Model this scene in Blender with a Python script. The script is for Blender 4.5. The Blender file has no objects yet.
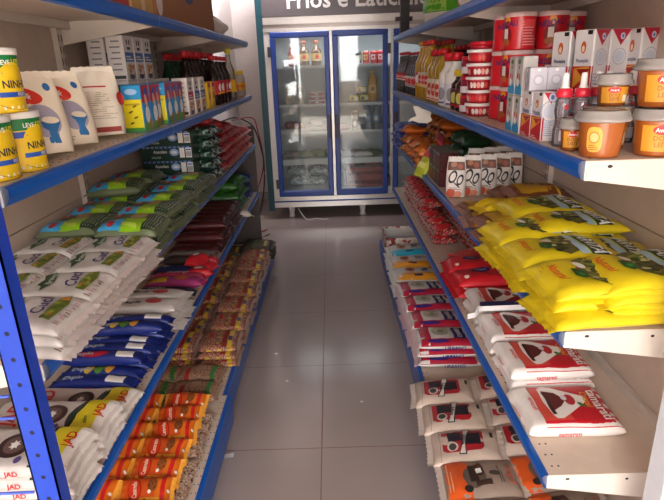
import bpy, math, random
from mathutils import Vector, Matrix, noise
PI = math.pi
sc = bpy.context.scene
col = sc.collection
rnd = random.Random(7)
EXPOSURE = 0.65
SKY = 11.0
SUN = 8.0
LIGHTS = [
    ('wall_fill', (-.35, 5.05, 2.6), (-1.02, 5.9, 1.9), .5, .3, 20, (1, .95, .98)),  # added unseen fill lamp, brightens the wall left of the fridge
    ('fridge_lamp', (.3, 5.45, 1.785), (.3, 5.6, 0), 1.5, .05, 5, (.95, .98, 1)),
]

# ------------------------------------------------------------------ materials
def lin(h):
    h = h.lstrip('#')
    out = []
    for i in (0, 2, 4):
        c = int(h[i:i + 2], 16) / 255
        out.append(c / 12.92 if c <= .04045 else ((c + .055) / 1.055) ** 2.4)
    return (*out, 1)

def nodes_of(name):
    m = bpy.data.materials.new(name)
    m.use_nodes = True
    nt = m.node_tree
    return m, nt, nt.nodes['Principled BSDF']

_mc = {}
def mat(hexc, rough=.45, metal=0, coat=0, bump=0, bscale=60, spec=.5):
    """plain printed / painted surface with faint tonal variation and optional crinkle bump"""
    key = (hexc, rough, metal, coat, bump, bscale)
    if key in _mc:
        return _mc[key]
    m, nt, b = nodes_of('paint_' + hexc.strip('#'))
    tc = nt.nodes.new('ShaderNodeTexCoord')
    no = nt.nodes.new('ShaderNodeTexNoise')
    no.inputs['Scale'].default_value = 25
    nt.links.new(tc.outputs['Object'], no.inputs['Vector'])
    mx = nt.nodes.new('ShaderNodeMix'); mx.data_type = 'RGBA'
    c = lin(hexc)
    mx.inputs[6].default_value = (c[0] * .92, c[1] * .92, c[2] * .92, 1)
    mx.inputs[7].default_value = (min(1, c[0] * 1.06), min(1, c[1] * 1.06), min(1, c[2] * 1.06), 1)
    nt.links.new(no.outputs['Fac'], mx.inputs[0])
    nt.links.new(mx.outputs[2], b.inputs['Base Color'])
    b.inputs['Roughness'].default_value = rough
    b.inputs['Metallic'].default_value = metal
    b.inputs['Coat Weight'].default_value = coat * .6
    b.inputs['Coat Roughness'].default_value = .15
    b.inputs['Specular IOR Level'].default_value = spec
    if bump:
        n2 = nt.nodes.new('ShaderNodeTexNoise')
        n2.inputs['Scale'].default_value = bscale
        n2.inputs['Detail'].default_value = 3
        nt.links.new(tc.outputs['Object'], n2.inputs['Vector'])
        bp = nt.nodes.new('ShaderNodeBump')
        bp.inputs['Strength'].default_value = bump
        bp.inputs['Distance'].default_value = .004
        nt.links.new(n2.outputs['Fac'], bp.inputs['Height'])
        nt.links.new(bp.outputs['Normal'], b.inputs['Normal'])
    _mc[key] = m
    return m

def film(hexc):      # crinkly printed plastic film
    return mat(hexc, .38, 0, .1, .4, 45)

def speck(name, cols, scale=220, rough=.45, coat=.12, bump=.5):
    """granular contents seen through clear film: beans, grains, crumbs"""
    if name in _mc:
        return _mc[name]
    m, nt, b = nodes_of(name)
    tc = nt.nodes.new('ShaderNodeTexCoord')
    vo = nt.nodes.new('ShaderNodeTexVoronoi')
    vo.inputs['Scale'].default_value = scale
    nt.links.new(tc.outputs['Object'], vo.inputs['Vector'])
    sp = nt.nodes.new('ShaderNodeSeparateColor')
    nt.links.new(vo.outputs['Color'], sp.inputs[0])
    cr = nt.nodes.new('ShaderNodeValToRGB')
    cr.color_ramp.interpolation = 'CONSTANT'
    el = cr.color_ramp.elements
    while len(el) < len(cols):
        el.new(.5)
    for i, c in enumerate(cols):
        el[i].position = i / len(cols)
        el[i].color = lin(c)
    nt.links.new(sp.outputs[0], cr.inputs[0])
    nt.links.new(cr.outputs[0], b.inputs['Base Color'])
    b.inputs['Roughness'].default_value = rough
    b.inputs['Coat Weight'].default_value = coat
    b.inputs['Coat Roughness'].default_value = .12
    bp = nt.nodes.new('ShaderNodeBump')
    bp.inputs['Strength'].default_value = bump
    bp.inputs['Distance'].default_value = .002
    nt.links.new(vo.outputs['Distance'], bp.inputs['Height'])
    nt.links.new(bp.outputs['Normal'], b.inputs['Normal'])
    _mc[name] = m
    return m

def clear(name, tint='#ffffff', amount=.25, rough=.05):
    """clear plastic / thin glass: mostly see-through with a glossy skin"""
    if name in _mc:
        return _mc[name]
    m, nt, b = nodes_of(name)
    b.inputs['Base Color'].default_value = lin(tint)
    b.inputs['Roughness'].default_value = .25
    tr = nt.nodes.new('ShaderNodeBsdfTransparent')
    tr.inputs[0].default_value = lin(tint)
    gl = nt.nodes.new('ShaderNodeBsdfGlossy')
    gl.inputs['Roughness'].default_value = rough
    fr = nt.nodes.new('ShaderNodeFresnel')
    fr.inputs['IOR'].default_value = 1.5
    m1 = nt.nodes.new('ShaderNodeMixShader')
    m1.inputs[0].default_value = amount
    nt.links.new(tr.outputs[0], m1.inputs[1])
    nt.links.new(b.outputs[0], m1.inputs[2])
    m2 = nt.nodes.new('ShaderNodeMixShader')
    nt.links.new(fr.outputs[0], m2.inputs[0])
    nt.links.new(m1.outputs[0], m2.inputs[1])
    nt.links.new(gl.outputs[0], m2.inputs[2])
    nt.links.new(m2.outputs[0], nt.nodes['Material Output'].inputs[0])
    _mc[name] = m
    return m

def liquid(hexc):
    return mat(hexc, .08, 0, .6)

# ------------------------------------------------------------------ mesh builder
_txt = {}
def text_geo(s):
    """2-D triangles of a word, normalised: height of a capital = 1, centred"""
    if s in _txt:
        return _txt[s]
    cu = bpy.data.curves.new('word', 'FONT')
    cu.body = s
    cu.align_x = 'CENTER'
    cu.offset = .02
    cu.resolution_u = 2
    ob = bpy.data.objects.new('word', cu)
    col.objects.link(ob)
    dg = bpy.context.evaluated_depsgraph_get()
    me = ob.evaluated_get(dg).to_mesh()
    vs = [(v.co.x / .7, v.co.y / .7 - .5) for v in me.vertices]
    fs = [tuple(p.vertices) for p in me.polygons]
    bpy.data.objects.remove(ob)
    bpy.data.curves.remove(cu)
    _txt[s] = (vs, fs)
    return vs, fs

class MB:
    dense = False
    def __init__(s):
        s.v, s.f, s.mi, s.sm, s.mats = [], [], [], [], []
    def m(s, m):
        if m not in s.mats:
            s.mats.append(m)
        return s.mats.index(m)
    def add(s, vs, fs, m, smooth=False):
        o = len(s.v); k = s.m(m)
        s.v += [tuple(p) for p in vs]
        for f in fs:
            s.f.append(tuple(i + o for i in f)); s.mi.append(k); s.sm.append(smooth)
    def grid(s, P, us, vs, m, smooth=True, flip=False):
        n = len(us); pts = [P(u, v) for v in vs for u in us]; fs = []
        for j in range(len(vs) - 1):
            for i in range(n - 1):
                q = (j * n + i, j * n + i + 1, (j + 1) * n + i + 1, (j + 1) * n + i)
                fs.append(q[::-1] if flip else q)
        s.add(pts, fs, m, smooth)
    def box(s, x0, x1, y0, y1, z0, z1, m, b=0):
        if b:
            return s.bbox(x0, x1, y0, y1, z0, z1, m, b)
        vs = [(x, y, z) for z in (z0, z1) for y in (y0, y1) for x in (x0, x1)]
        s.add(vs, [(0, 2, 3, 1), (4, 5, 7, 6), (0, 1, 5, 4), (2, 6, 7, 3), (0, 4, 6, 2), (1, 3, 7, 5)], m)
    def bbox(s, x0, x1, y0, y1, z0, z1, m, b):
        # box with chamfered edges: three vertices per corner
        lo = (x0, y0, z0); hi = (x1, y1, z1); vs = []; idx = {}
        for cz in (0, 1):
            for cy in (0, 1):
                for cx in (0, 1):
                    c = (cx, cy, cz)
                    base = [hi[i] if c[i] else lo[i] for i in range(3)]
                    ins = [hi[i] - b if c[i] else lo[i] + b for i in range(3)]
                    for ax in range(3):
                        p = list(ins); p[ax] = base[ax]
                        idx[(c, ax)] = len(vs); vs.append(p)
        fs = []
        for ax in range(3):
            a1, a2 = (ax + 1) % 3, (ax + 2) % 3
            for e in (0, 1):
                q = []
                for (p, r) in ((0, 0), (1, 0), (1, 1), (0, 1)):
                    c = [0, 0, 0]; c[ax] = e; c[a1] = p; c[a2] = r
                    q.append(idx[(tuple(c), ax)])
                fs.append(tuple(q if e else q[::-1]))
            for p in (0, 1):
                for r in (0, 1):
                    c = [0, 0, 0]; c[a1] = p; c[a2] = r; d = list(c); d[ax] = 1
                    q = (idx[(tuple(c), a1)], idx[(tuple(d), a1)], idx[(tuple(d), a2)], idx[(tuple(c), a2)])
                    fs.append(q if p == r else q[::-1])
        for c in [(i, j, k) for i in (0, 1) for j in (0, 1) for k in (0, 1)]:
            fs.append((idx[(c, 0)], idx[(c, 1)], idx[(c, 2)]))
        s.add(vs, fs, m)
    def hexa(s, p, m):        # 8 corners: bottom ring then top ring
        s.add(p, [(3, 2, 1, 0), (4, 5, 6, 7), (0, 1, 5, 4), (1, 2, 6, 5), (2, 3, 7, 6), (3, 0, 4, 7)], m)
    def lathe(s, prof, m, n=24, cx=0, cy=0, smooth=True, cap=True):
        vs = []; fs = []
        for (r, z) in prof:
            for i in range(n):
                a = 2 * PI * i / n
                vs.append((cx + r * math.cos(a), cy + r * math.sin(a), z))
        for j in range(len(prof) - 1):
            for i in range(n):
                k = (i + 1) % n
                fs.append((j * n + i, j * n + k, (j + 1) * n + k, (j + 1) * n + i))
        s.add(vs, fs, m, smooth)
        if cap:
            o = len(s.v) - len(vs)
            s.f += [tuple(o + i for i in range(n))[::-1], tuple(o + (len(prof) - 1) * n + i for i in range(n))]
            s.mi += [s.m(m)] * 2; s.sm += [False, False]
    def tube(s, pts, r, m, n=8):
        vs = []; fs = []
        P = [Vector(p) for p in pts]
        for i, p in enumerate(P):
            d = (P[min(i + 1, len(P) - 1)] - P[max(i - 1, 0)]).normalized()
            a = d.cross(Vector((0, 0, 1)))
            if a.length < .05:
                a = d.cross(Vector((1, 0, 0)))
            a.normalize(); b = d.cross(a)
            for k in range(n):
                t = 2 * PI * k / n
                vs.append(p + (a * math.cos(t) + b * math.sin(t)) * r)
        for i in range(len(P) - 1):
            for k in range(n):
                q = (k + 1) % n
                fs.append((i * n + k, i * n + q, (i + 1) * n + q, (i + 1) * n + k))
        fs.append(tuple(range(n))); fs.append(tuple((len(P) - 1) * n + k for k in range(n)))
        s.add(vs, fs, m, True)
    # --- printed graphics that follow a surface S(u, v, off)
    def rect(s, S, u0, v0, u1, v1, m, off=.0006, n=6, k=4):
        if s.dense: n, k = max(n, 8), max(k, 5)
        us = [u0 + (u1 - u0) * i / n for i in range(n + 1)]
        vs = [v0 + (v1 - v0) * i / k for i in range(k + 1)]
        s.grid(lambda u, v: S(u, v, off), us, vs, m, True)
    def blob(s, S, cu, cv, ring, m, off=.0009, rings=3):
        """star-shaped patch; ring = list of (du, dv)"""
        n = len(ring); vs = [S(cu, cv, off)]; fs = []
        for j in range(1, rings + 1):
            t = j / rings
            for (a, b) in ring:
                vs.append(S(cu + a * t, cv + b * t, off))
        for i in range(n):
            fs.append((0, 1 + i, 1 + (i + 1) % n))
        for j in range(rings - 1):
            for i in range(n):
                k = (i + 1) % n; a = 1 + j * n; b = a + n
                fs.append((a + i, b + i, b + k, a + k))
        s.add(vs, fs, m, True)
    def ell(s, S, cu, cv, ru, rv, m, off=.0009, n=20, rot=0, rings=3):
        c, q = math.cos(rot), math.sin(rot); R = []
        for i in range(n):
            a = 2 * PI * i / n; x = ru * math.cos(a); y = rv * math.sin(a)
            R.append((x * c - y * q, x * q + y * c))
        s.blob(S, cu, cv, R, m, off, rings)
    def text(s, S, word, cu, cv, h, m, off=.0014, rot=0, sx=1, slant=0):
        vs, fs = text_geo(word); c, q = math.cos(rot), math.sin(rot); o = []
        for (x, y) in vs:
            x = (x + slant * y) * h * sx; y = y * h
            o.append(S(cu + x * c - y * q, cv + x * q + y * c, off))
        s.add(o, fs, m, False)
    def lines(s, S, u0, v0, u1, v1, n, m, fill=.45, off=.001, seed=1):
        """rows of small print as thin bars of uneven length"""
        r = random.Random(seed); h = (v1 - v0) / n
        for i in range(n):
            a = u0; y = v1 - (i + 1) * h
            b = u0 + (u1 - u0) * r.uniform(.6, 1)
            s.rect(S, a, y, b, y + h * fill, m, off, 3, 1)
    def mesh(s, name):
        me = bpy.data.meshes.new(name)
        me.from_pydata(s.v, [], s.f)
        for m in s.mats:
            me.materials.append(m)
        me.polygons.foreach_set('material_index', s.mi)
        me.polygons.foreach_set('use_smooth', s.sm)
        me.update()
        return me

def face(o, U, V, N):
    """flat printed face: o + u*U + v*V, lifted along N"""
    o, U, V, N = (Vector(t) for t in (o, U, V, N))
    return lambda u, v, off=0: tuple(o + U * u + V * v + N * off)

def drum(r, phi0, z0=0, cx=0, cy=0):
    """cylinder wall: u = arc length from the direction phi0, v = height; r may be a function of v"""
    R = r if callable(r) else (lambda v: r)
    def S(u, v, off=0):
        q = R(v) + off; a = phi0 + u / R(v)
        return (cx + q * math.cos(a), cy + q * math.sin(a), z0 + v)
    return S

# ------------------------------------------------------------------ objects
def link(o, parent=None):
    col.objects.link(o)
    if parent:
        o.parent = parent
    return o
def tag(o, label, cat, group=None):
    o['label'] = label; o['category'] = cat
    if group:
        o['group'] = group
    return o
def one(name, mesh, label, cat, loc=(0, 0, 0), rot=(0, 0, 0), group=None):
    o = bpy.data.objects.new(name, mesh)
    o.location = loc; o.rotation_euler = rot
    return tag(link(o), label, cat, group)
def empty(name, label, cat, loc=(0, 0, 0), rot=(0, 0, 0), group=None):
    o = bpy.data.objects.new(name, None)
    o.empty_display_size = .05
    o.location = loc; o.rotation_euler = rot
    return tag(link(o), label, cat, group)
def part(name, mb, parent, label=None):
    me = mb.mesh(name) if isinstance(mb, MB) else mb
    o = link(bpy.data.objects.new(name, me), parent)
    if label:
        o['label'] = label
    return o
def copies(name, parts, label, cat, loc, rot=(0, 0, 0), group=None):
    """a thing with parts that share mesh data: parts = [(part_name, mesh, label, [subparts])]"""
    r = empty(name, label, cat, loc, rot, group)
    for p in parts:
        o = part(p[0], p[1], r, p[2] if len(p) > 2 else None)
        if len(p) > 3:
            for q in p[3]:
                part(q[0], q[1], o, q[2] if len(q) > 2 else None)
    return r
def struct(name, mb):
    o = link(bpy.data.objects.new(name, mb.mesh(name)))
    o['kind'] = 'structure'
    return o

ORD = ['first', 'second', 'third', 'fourth', 'fifth', 'sixth', 'seventh', 'eighth', 'ninth', 'tenth', 'eleventh', 'twelfth', 'thirteenth']
def layer_word(k, n):
    """k = 0 is the lowest of n"""
    t = n - 1 - k
    if n == 1: return 'single'
    if t == 0: return 'topmost'
    if k == 0: return 'lowest'
    return ['', 'second highest', 'third highest', 'fourth highest', 'fifth highest', 'sixth highest', 'seventh highest'][t]

# ------------------------------------------------------------------ soft plastic bags
def bag(w, l, h, seed, base, design=None, fin=.018, pw=5, amp=.004, finm=None, sag=0, zig=True, ds=None):
    """filled bag lying flat. x = width, y = length (crimped fins at both y ends), z up from 0."""
    rr = Vector((seed * 3.7, seed * 1.9, seed * .7))
    def prof(t):
        t = min(1, abs(t))
        return (1 - t ** pw) ** .5
    def Z(u, v):
        a = prof(2 * u / w) * prof(2 * v / l)
        n = noise.noise(Vector((u * 14, v * 14, 0)) + rr) + .5 * noise.noise(Vector((u * 35, v * 35, 3)) + rr)
        e = abs(2 * v / l)
        gather = math.sin(u / w * 37 + seed) * e ** 5
        return a, (n * amp + gather * amp * .8) * min(1, a * 1.6 + .1)
    def X(u, v):
        e = 1 - .05 * (2 * v / l) ** 4 - .03 * (1 - (2 * v / l) ** 2)
        return u * e + .003 * noise.noise(Vector((v * 20, seed, u * 3)))
    def Yy(u, v):
        return v * (1 - .03 * (1 - (2 * u / w) ** 2)) + .004 * noise.noise(Vector((u * 18, seed * 2.1, v * 4)))
    def drop(v):
        t = max(0, -2 * v / l - .45)
        return -sag * t * t * 3
    def top(u, v, off=0):
        a, n = Z(u, v)
        return (X(u, v), Yy(u, v), h * .42 + h * .58 * a + n + off + drop(v))
    def bot(u, v, off=0):
        a, n = Z(u, v)
        return (X(u, v), Yy(u, v), h * .42 * (1 - a) + n * .2 * (1 - a) + drop(v))
    def seq(L, n):
        return [L / 2 * math.sin(PI / 2 * (2 * i / n - 1)) for i in range(n + 1)]
    mb = MB()
    us, vs = seq(w, 16), seq(l, 18)
    mb.grid(top, us, vs, base)
    mb.grid(bot, us, vs, base, flip=True)
    fm = finm or base
    if fin:
        for e in (-1, 1):
            pts = []; n = 16; fs = []
            for i in range(n + 1):
                u = w * (i / n - .5)
                p = top(u, e * l / 2)
                wv = .003 * math.sin(i * 2.3 + seed) - .004
                tip = fin * ((.82 if i % 2 else 1) if zig else 1)
                pts += [(p[0], p[1], p[2]), (p[0] * .985, p[1] + e * tip, p[2] + wv)]
            for i in range(n):
                fs.append((2 * i, 2 * i + 2, 2 * i + 3, 2 * i + 1))
            mb.add(pts, fs, fm, True)
    if design:
        kx, ky = ds or (1, 1); mb.dense = True
        design(mb, lambda u, v, off=0: top(u * kx, v * ky, off), bot)
    return mb

def side_of(w, l, h, sx):
    pass

_proto = {}
def proto(kind, n, fn):
    """n mesh variants of one product"""
    if kind not in _proto:
        _proto[kind] = [fn(i).mesh(kind) for i in range(n)]
    return _proto[kind]
# ------------------------------------------------------------------ camera
F_PX = 535.99
cd = bpy.data.cameras.new('camera')
cd.sensor_width = 36
cd.lens = 36 * F_PX / 664
cd.clip_start = .02
cam = bpy.data.objects.new('camera', cd)
col.objects.link(cam)
RT = Vector((0.99945743, -0.00526442, -0.03251346))
UP = Vector((0.03246291, 0.32431413, 0.94539225))
FW = Vector((-0.00556763, 0.94593479, -0.32430906))
mw = Matrix.Identity(4)
for i in range(3):
    mw[i][0], mw[i][1], mw[i][2] = RT[i], UP[i], -FW[i]
mw[2][3] = 1.46
cam.matrix_world = mw
sc.camera = cam
vs = sc.view_settings
vs.view_transform = 'Standard'; vs.look = 'None'; vs.gamma = 1; vs.use_curve_mapping = False
vs.exposure = EXPOSURE

# ------------------------------------------------------------------ light
w = bpy.data.worlds.new('sky'); sc.world = w; w.use_nodes = True
bg = w.node_tree.nodes['Background']
bg.inputs[0].default_value = (1, .98, .965, 1)
bg.inputs[1].default_value = SKY
def area(name, loc, target, sx, sy, power, color=(1, 1, 1)):
    l = bpy.data.lights.new(name, 'AREA')
    l.shape = 'RECTANGLE'; l.size = sx; l.size_y = sy; l.energy = power; l.color = color
    o = bpy.data.objects.new(name, l)
    o.location = loc
    o.rotation_euler = (Vector(target) - Vector(loc)).to_track_quat('-Z', 'Y').to_euler()
    col.objects.link(o)
    return o
FY = 5.289
for a in LIGHTS:
    area(*a)
po = area('doorway_portal', (-.05, -1.5, 1.12), (-.05, 4, 1.12), 1.8, 2.24, 1)
po.data.cycles.is_portal = True
sl = bpy.data.lights.new('sun', 'SUN'); sl.energy = SUN; sl.angle = .02; sl.color = (1, .95, .88)
so = bpy.data.objects.new('sun', sl); so.rotation_euler = Vector((.25, -.55, -1)).to_track_quat('-Z', 'Y').to_euler(); so.location = (0, 0, 6); col.objects.link(so)

# ------------------------------------------------------------------ room
XW0, XW1, YW0, YW1, ZC = -1.02, 1.36, -1.5, 6.2, 2.75
def tile_mat():
    m, nt, b = nodes_of('polished_floor_tile')
    N = nt.nodes.new; L = nt.links.new
    tc = N('ShaderNodeTexCoord'); sp = N('ShaderNodeSeparateXYZ'); L(tc.outputs['Object'], sp.inputs[0])
    def line(out, off, half):
        a = N('ShaderNodeMath'); a.operation = 'ADD'; a.inputs[1].default_value = off; L(out, a.inputs[0])
        d = N('ShaderNodeMath'); d.operation = 'DIVIDE'; d.inputs[1].default_value = .634; L(a.outputs[0], d.inputs[0])
        f = N('ShaderNodeMath'); f.operation = 'FRACT'; L(d.outputs[0], f.inputs[0])
        s = N('ShaderNodeMath'); s.operation = 'SUBTRACT'; s.inputs[1].default_value = .5; L(f.outputs[0], s.inputs[0])
        ab = N('ShaderNodeMath'); ab.operation = 'ABSOLUTE'; L(s.outputs[0], ab.inputs[0])
        g = N('ShaderNodeMath'); g.operation = 'GREATER_THAN'; g.inputs[1].default_value = .5 - half; L(ab.outputs[0], g.inputs[0])
        return g.outputs[0]
    lx = line(sp.outputs[0], .079 + 6.34, .0032)
    ly = line(sp.outputs[1], -1.793 + 6.34, .0032)
    mx = N('ShaderNodeMath'); mx.operation = 'MAXIMUM'; L(lx, mx.inputs[0]); L(ly, mx.inputs[1])
    no = N('ShaderNodeTexNoise'); no.inputs['Scale'].default_value = 2.2; no.inputs['Detail'].default_value = 5
    L(tc.outputs['Object'], no.inputs['Vector'])
    c1 = N('ShaderNodeMix'); c1.data_type = 'RGBA'; L(no.outputs['Fac'], c1.inputs[0])
    c1.inputs[6].default_value = lin('#9c8d88'); c1.inputs[7].default_value = lin('#ab9c96')
    c2 = N('ShaderNodeMix'); c2.data_type = 'RGBA'; L(mx.outputs[0], c2.inputs[0])
    L(c1.outputs[2], c2.inputs[6]); c2.inputs[7].default_value = lin('#7d5a4e')
    L(c2.outputs[2], b.inputs['Base Color'])
    r = N('ShaderNodeMix'); L(mx.outputs[0], r.inputs[0]); r.inputs[2].default_value = .17; r.inputs[3].default_value = .7
    L(r.outputs[0], b.inputs['Roughness'])
    b.inputs['Specular IOR Level'].default_value = .6
    return m
WALL = mat('#d9cfcb', .8, bump=.15, bscale=30)
def quick(name, *boxes):
    mb = MB()
    for b in boxes:
        mb.box(*b)
    return struct(name, mb)
mb = MB(); mb.box(XW0 - .1, XW1 + .1, YW0 - .1, YW1 + .1, -.08, 0, tile_mat()); struct('floor', mb)
quick('ceiling', (XW0 - .1, XW1 + .1, YW0 - .1, YW1 + .1, ZC, ZC + .08, mat('#9c918a', .85)))
quick('wall_left', (XW0 - .1, XW0, YW0 - .1, YW1 + .1, 0, ZC, WALL))
quick('wall_right', (XW1, XW1 + .1, YW0 - .1, YW1 + .1, 0, ZC, WALL))
quick('wall_back', (XW0, XW1, YW1, YW1 + .1, 0, ZC, WALL))
quick('wall_front', (XW0, -1.0, YW0 - .1, YW0, 0, ZC, WALL), (.85, XW1, YW0 - .1, YW0, 0, ZC, WALL),
      (-1.0, .85, YW0 - .1, YW0, 2.25, ZC, WALL))
quick('baseboard_back', (XW0, XW1, YW1 - .012, YW1, 0, .09, mat('#a89c97', .3)))
quick('ground', (-8, 8, -9, YW0 - .1, -.12, -.04, mat('#b9aea2', .9)))
quick('wall_street_added', (-8, -1.9, -7.2, -7, -.04, 2.6, mat('#6d5a4c', .8)), (-.9, .35, -7.2, -7, -.04, 2.9, mat('#5a5248', .8)), (.95, 8, -7.2, -7, -.04, 2.4, mat('#7a6a5c', .8)), (-1.9, -.9, -7.2, -7, -.04, .5, mat('#7a6a5c', .8)), (.35, .95, -7.2, -7, -.04, 1.0, mat('#7a6a5c', .8)))  # unseen wall added outside, its gaps shape the reflections in the fridge glass

# ------------------------------------------------------------------ shelving
BLUE = mat('#0f58b4', .36, 0, .12)
DECK = mat('#d9c5b3', .5)
WHITE = mat('#d3c9bf', .45, 0, .1)
PANEL = mat('#d3c0b0', .55)
SLOT = mat('#2a2320', .8)
SEAM = mat('#6b4636', .8)
LEV = [.53, .893, 1.243, 1.605]          # lower edge of the price rails
BYS = {-1: [.915, 1.96, 3.0, 4.035], 1: [.98, 1.98, 3.01, 4.035]}
def shelving(sgn, front, base_front, side, words):
    back = front + .352
    BY = BYS[sgn]
    X = lambda d: sgn * (front + d)
    def bx(m_, d0, d1, y0, y1, z0, z1, m, b=0):
        a, c = sorted((X(d0), X(d1)))
        m_.box(a, c, y0, y1, z0, z1, m, b)
    for bay in range(3):
        y0, y1 = BY[bay], BY[bay + 1]
        if bay: y0 += .002
        r = empty('shelving_bay', f'{words[bay]} white shelving bay with blue price rails on the {side} of the aisle', 'shelving',
                  (0, 0, 0), group='shelving bays along the aisle')
        r.location = (X(.3), (y0 + y1) / 2, 0)
        ox, oy = X(.3), (y0 + y1) / 2
        def put(name, m_, parent, label=None):
            m_.v = [(p[0] - ox, p[1] - oy, p[2]) for p in m_.v]
            return part(name, m_, parent, label)
        p = MB()
        seams = [.15, .42, 1.035, 1.40, 1.86]
        for a, c in zip(seams, seams[1:]):
            bx(p, .352, .362, y0, y1, a + .002, c - .002, PANEL)
        bx(p, .3615, .366, y0, y1, .15, 1.86, SEAM)
        put('back_panel', p, r)
        for yy in ([y0 + .02] if bay == 0 else []) + [y1 - .02]:
            u = MB()
            bx(u, .334, .352, yy - .018, yy + .018, 0, 1.9, WHITE)
            for k in range(44):
                z = .2 + k * .038
                bx(u, .3332, .335, yy - .012, yy - .008, z, z + .022, SLOT)
                bx(u, .3332, .335, yy + .008, yy + .012, z, z + .022, SLOT)
            put('upright', u, r)
        # base deck
        b = MB()
        e = base_front[bay]
        a, c = sorted((sgn * (e + .011), X(.352)))
        b.box(a, c, y0 + .001, y1 - .001, .132, .15, DECK)
        for k in range(26):
            yy = y0 + .03 + k * .0385
            for q in (.016, .03):
                xx = sgn * (e + q)
                b.box(xx - .002, xx + .002, yy - .002, yy + .002, .1495, .1506, SLOT)
        s = put('base_shelf', b, r)
        b = MB(); prof = [(.004, .1502), (-.004, .145), (-.007, .09), (-.003, .02), (.004, .015)]
        for i in range(len(prof) - 1):
            (d0, z0), (d1, z1) = prof[i], prof[i + 1]
            xa, xb = sgn * (e + d0), sgn * (e + d1)
            b.add([(xa, y0, z0), (xa, y1, z0), (xb, y1, z1), (xb, y0, z1)], [(0, 1, 2, 3)], BLUE, True)
        a, c = sorted((sgn * (e + .004), sgn * (e + .012)))
        b.box(a, c, y0, y1, .0, .1502, BLUE)
        put('kick_plate', b, s, 'blue kick plate')
        for li, z in enumerate(LEV):
            b = MB()
            bx(b, .012, .35, y0 + .001, y1 - .001, z + .026, z + .037, DECK)
            bx(b, .012, .022, y0 + .001, y1 - .001, z, z + .026, WHITE)
            bx(b, .338, .35, y0 + .04, y1 - .04, z + .037, z + .062, WHITE)     # rear lip
            bx(b, .30, .312, y0 + .001, y1 - .001, z + .0, z + .026, WHITE)
            for k in range(26):                                              # punched holes
                yy = y0 + .03 + k * .0385
                for q in (.03, .045):
                    bx(b, q - .002, q + .002, yy - .002, yy + .002, z + .0365, z + .0376, SLOT)
            s = put('shelf', b, r)
            b = MB()
            prof = [(.012, .0372), (.002, .0375), (-.004, .032), (-.003, .018), (.003, .004), (.012, 0)]
            for i in range(len(prof) - 1):
                (d0, q0), (d1, q1) = prof[i], prof[i + 1]
                b.add([(X(d0), y0, z + q0), (X(d0), y1, z + q0), (X(d1), y1, z + q1), (X(d1), y0, z + q1)], [(0, 1, 2, 3)], BLUE, True)
            bx(b, .010, .0125, y0 + .001, y1 - .001, z + .001, z + .037, mat('#dfe3ea', .4))
            put('price_rail', b, s)
            for (yy, t) in ((y0 + .0005, .003), (y1 - .0035, .003)):
                b = MB()
                P = []
                for y in (yy, yy + t):
                    P.append([(X(.014), y, z + .001), (X(.345), y, z - .05), (X(.345), y, z + .036), (X(.014), y, z + .036)])
                q = P[0] + P[1]
                b.add(q, [(0, 1, 2, 3), (7, 6, 5, 4), (0, 4, 5, 1), (1, 5, 6, 2), (2, 6, 7, 3), (3, 7, 4, 0)], WHITE)
                if yy < y0 + .01:
                    S = face((0, yy, 0), (1, 0, 0), (0, 0, 1), (0, -1, 0))
                    b.ell(S, X(.055), z + .026, .005, .0032, SLOT, .0005, 10, 0, 1)
                    b.ell(S, X(.19), z + .022, .004, .0032, SLOT, .0005, 10, 0, 1)
                put('bracket', b, s)
shelving(-1, .567, (.467, .487, .487), 'left', ('near', 'middle', 'far'))
shelving(1, .456, (.362, .362, .362), 'right', ('near', 'middle', 'far'))

# blue rack post with wires, far left
t = empty('wire_rack', 'bright blue slotted rack post with thin blue wires at the near left edge', 'rack', (-.559, .83, 0))
b = MB()
RB = mat('#173fb0', .4, 0, .2); RD = mat('#0d1030', .7)
b.box(-.022, .022, -.016, -.013, 0, 1.5, RB)
b.box(.019, .022, -.016, .016, 0, 1.5, RB)
b.box(-.022, -.019, -.016, .016, 0, 1.5, RB)
S = face((0, -.016, 0), (1, 0, 0), (0, 0, 1), (0, -1, 0))
for k in range(28):
    b.ell(S, 0, .1 + k * .05, .0045, .0045, RD, .0004, 10, 0, 1)
part('post', b, t)
b = MB(); b.box(-.442, -.398, -.016, -.013, 0, 1.5, RB); b.box(-.401, -.398, -.016, .016, 0, 1.5, RB)
part('post', b, t)
for z in (.93, .885, .72, .685):
    b = MB(); b.tube([(-.40, -.02, z - .012), (-.2, -.021, z - .004), (-.022, -.02, z)], .0028, mat('#4a63c8', .3), 8); part('wire', b, t)
b = MB(); b.tube([(-.40, -.02, .60), (-.2, -.021, .64), (-.022, -.02, .675)], .0028, mat('#4a63c8', .3), 8); part('wire', b, t)
# white sheet post, near right
t = empty('white_post', 'plain white square post at the near end of the right shelving', 'post', (.674, .86, 0))
b = MB(); b.box(-.05, .05, -.03, .03, 0, 1.95, mat('#dfe4ec', .5), .004); part('column', b, t)
b = MB(); S = face((0, -.03, 0), (1, 0, 0), (0, 0, 1), (0, -1, 0))
b.rect(S, -.036, .38, .046, .9, mat('#eef2fa', .6), .0012, 2, 2); part('paper_strip', b, t)
# dark board closing the far end of the left shelving
b = MB(); b.box(-.16, .16, -.006, .006, 0, 1.06, mat('#4b4240', .6))
one('end_board', b.mesh('end_board'), 'dark brown upright board standing at the far end of the left shelving', 'board', (-.735, 4.05, .0))

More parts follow.
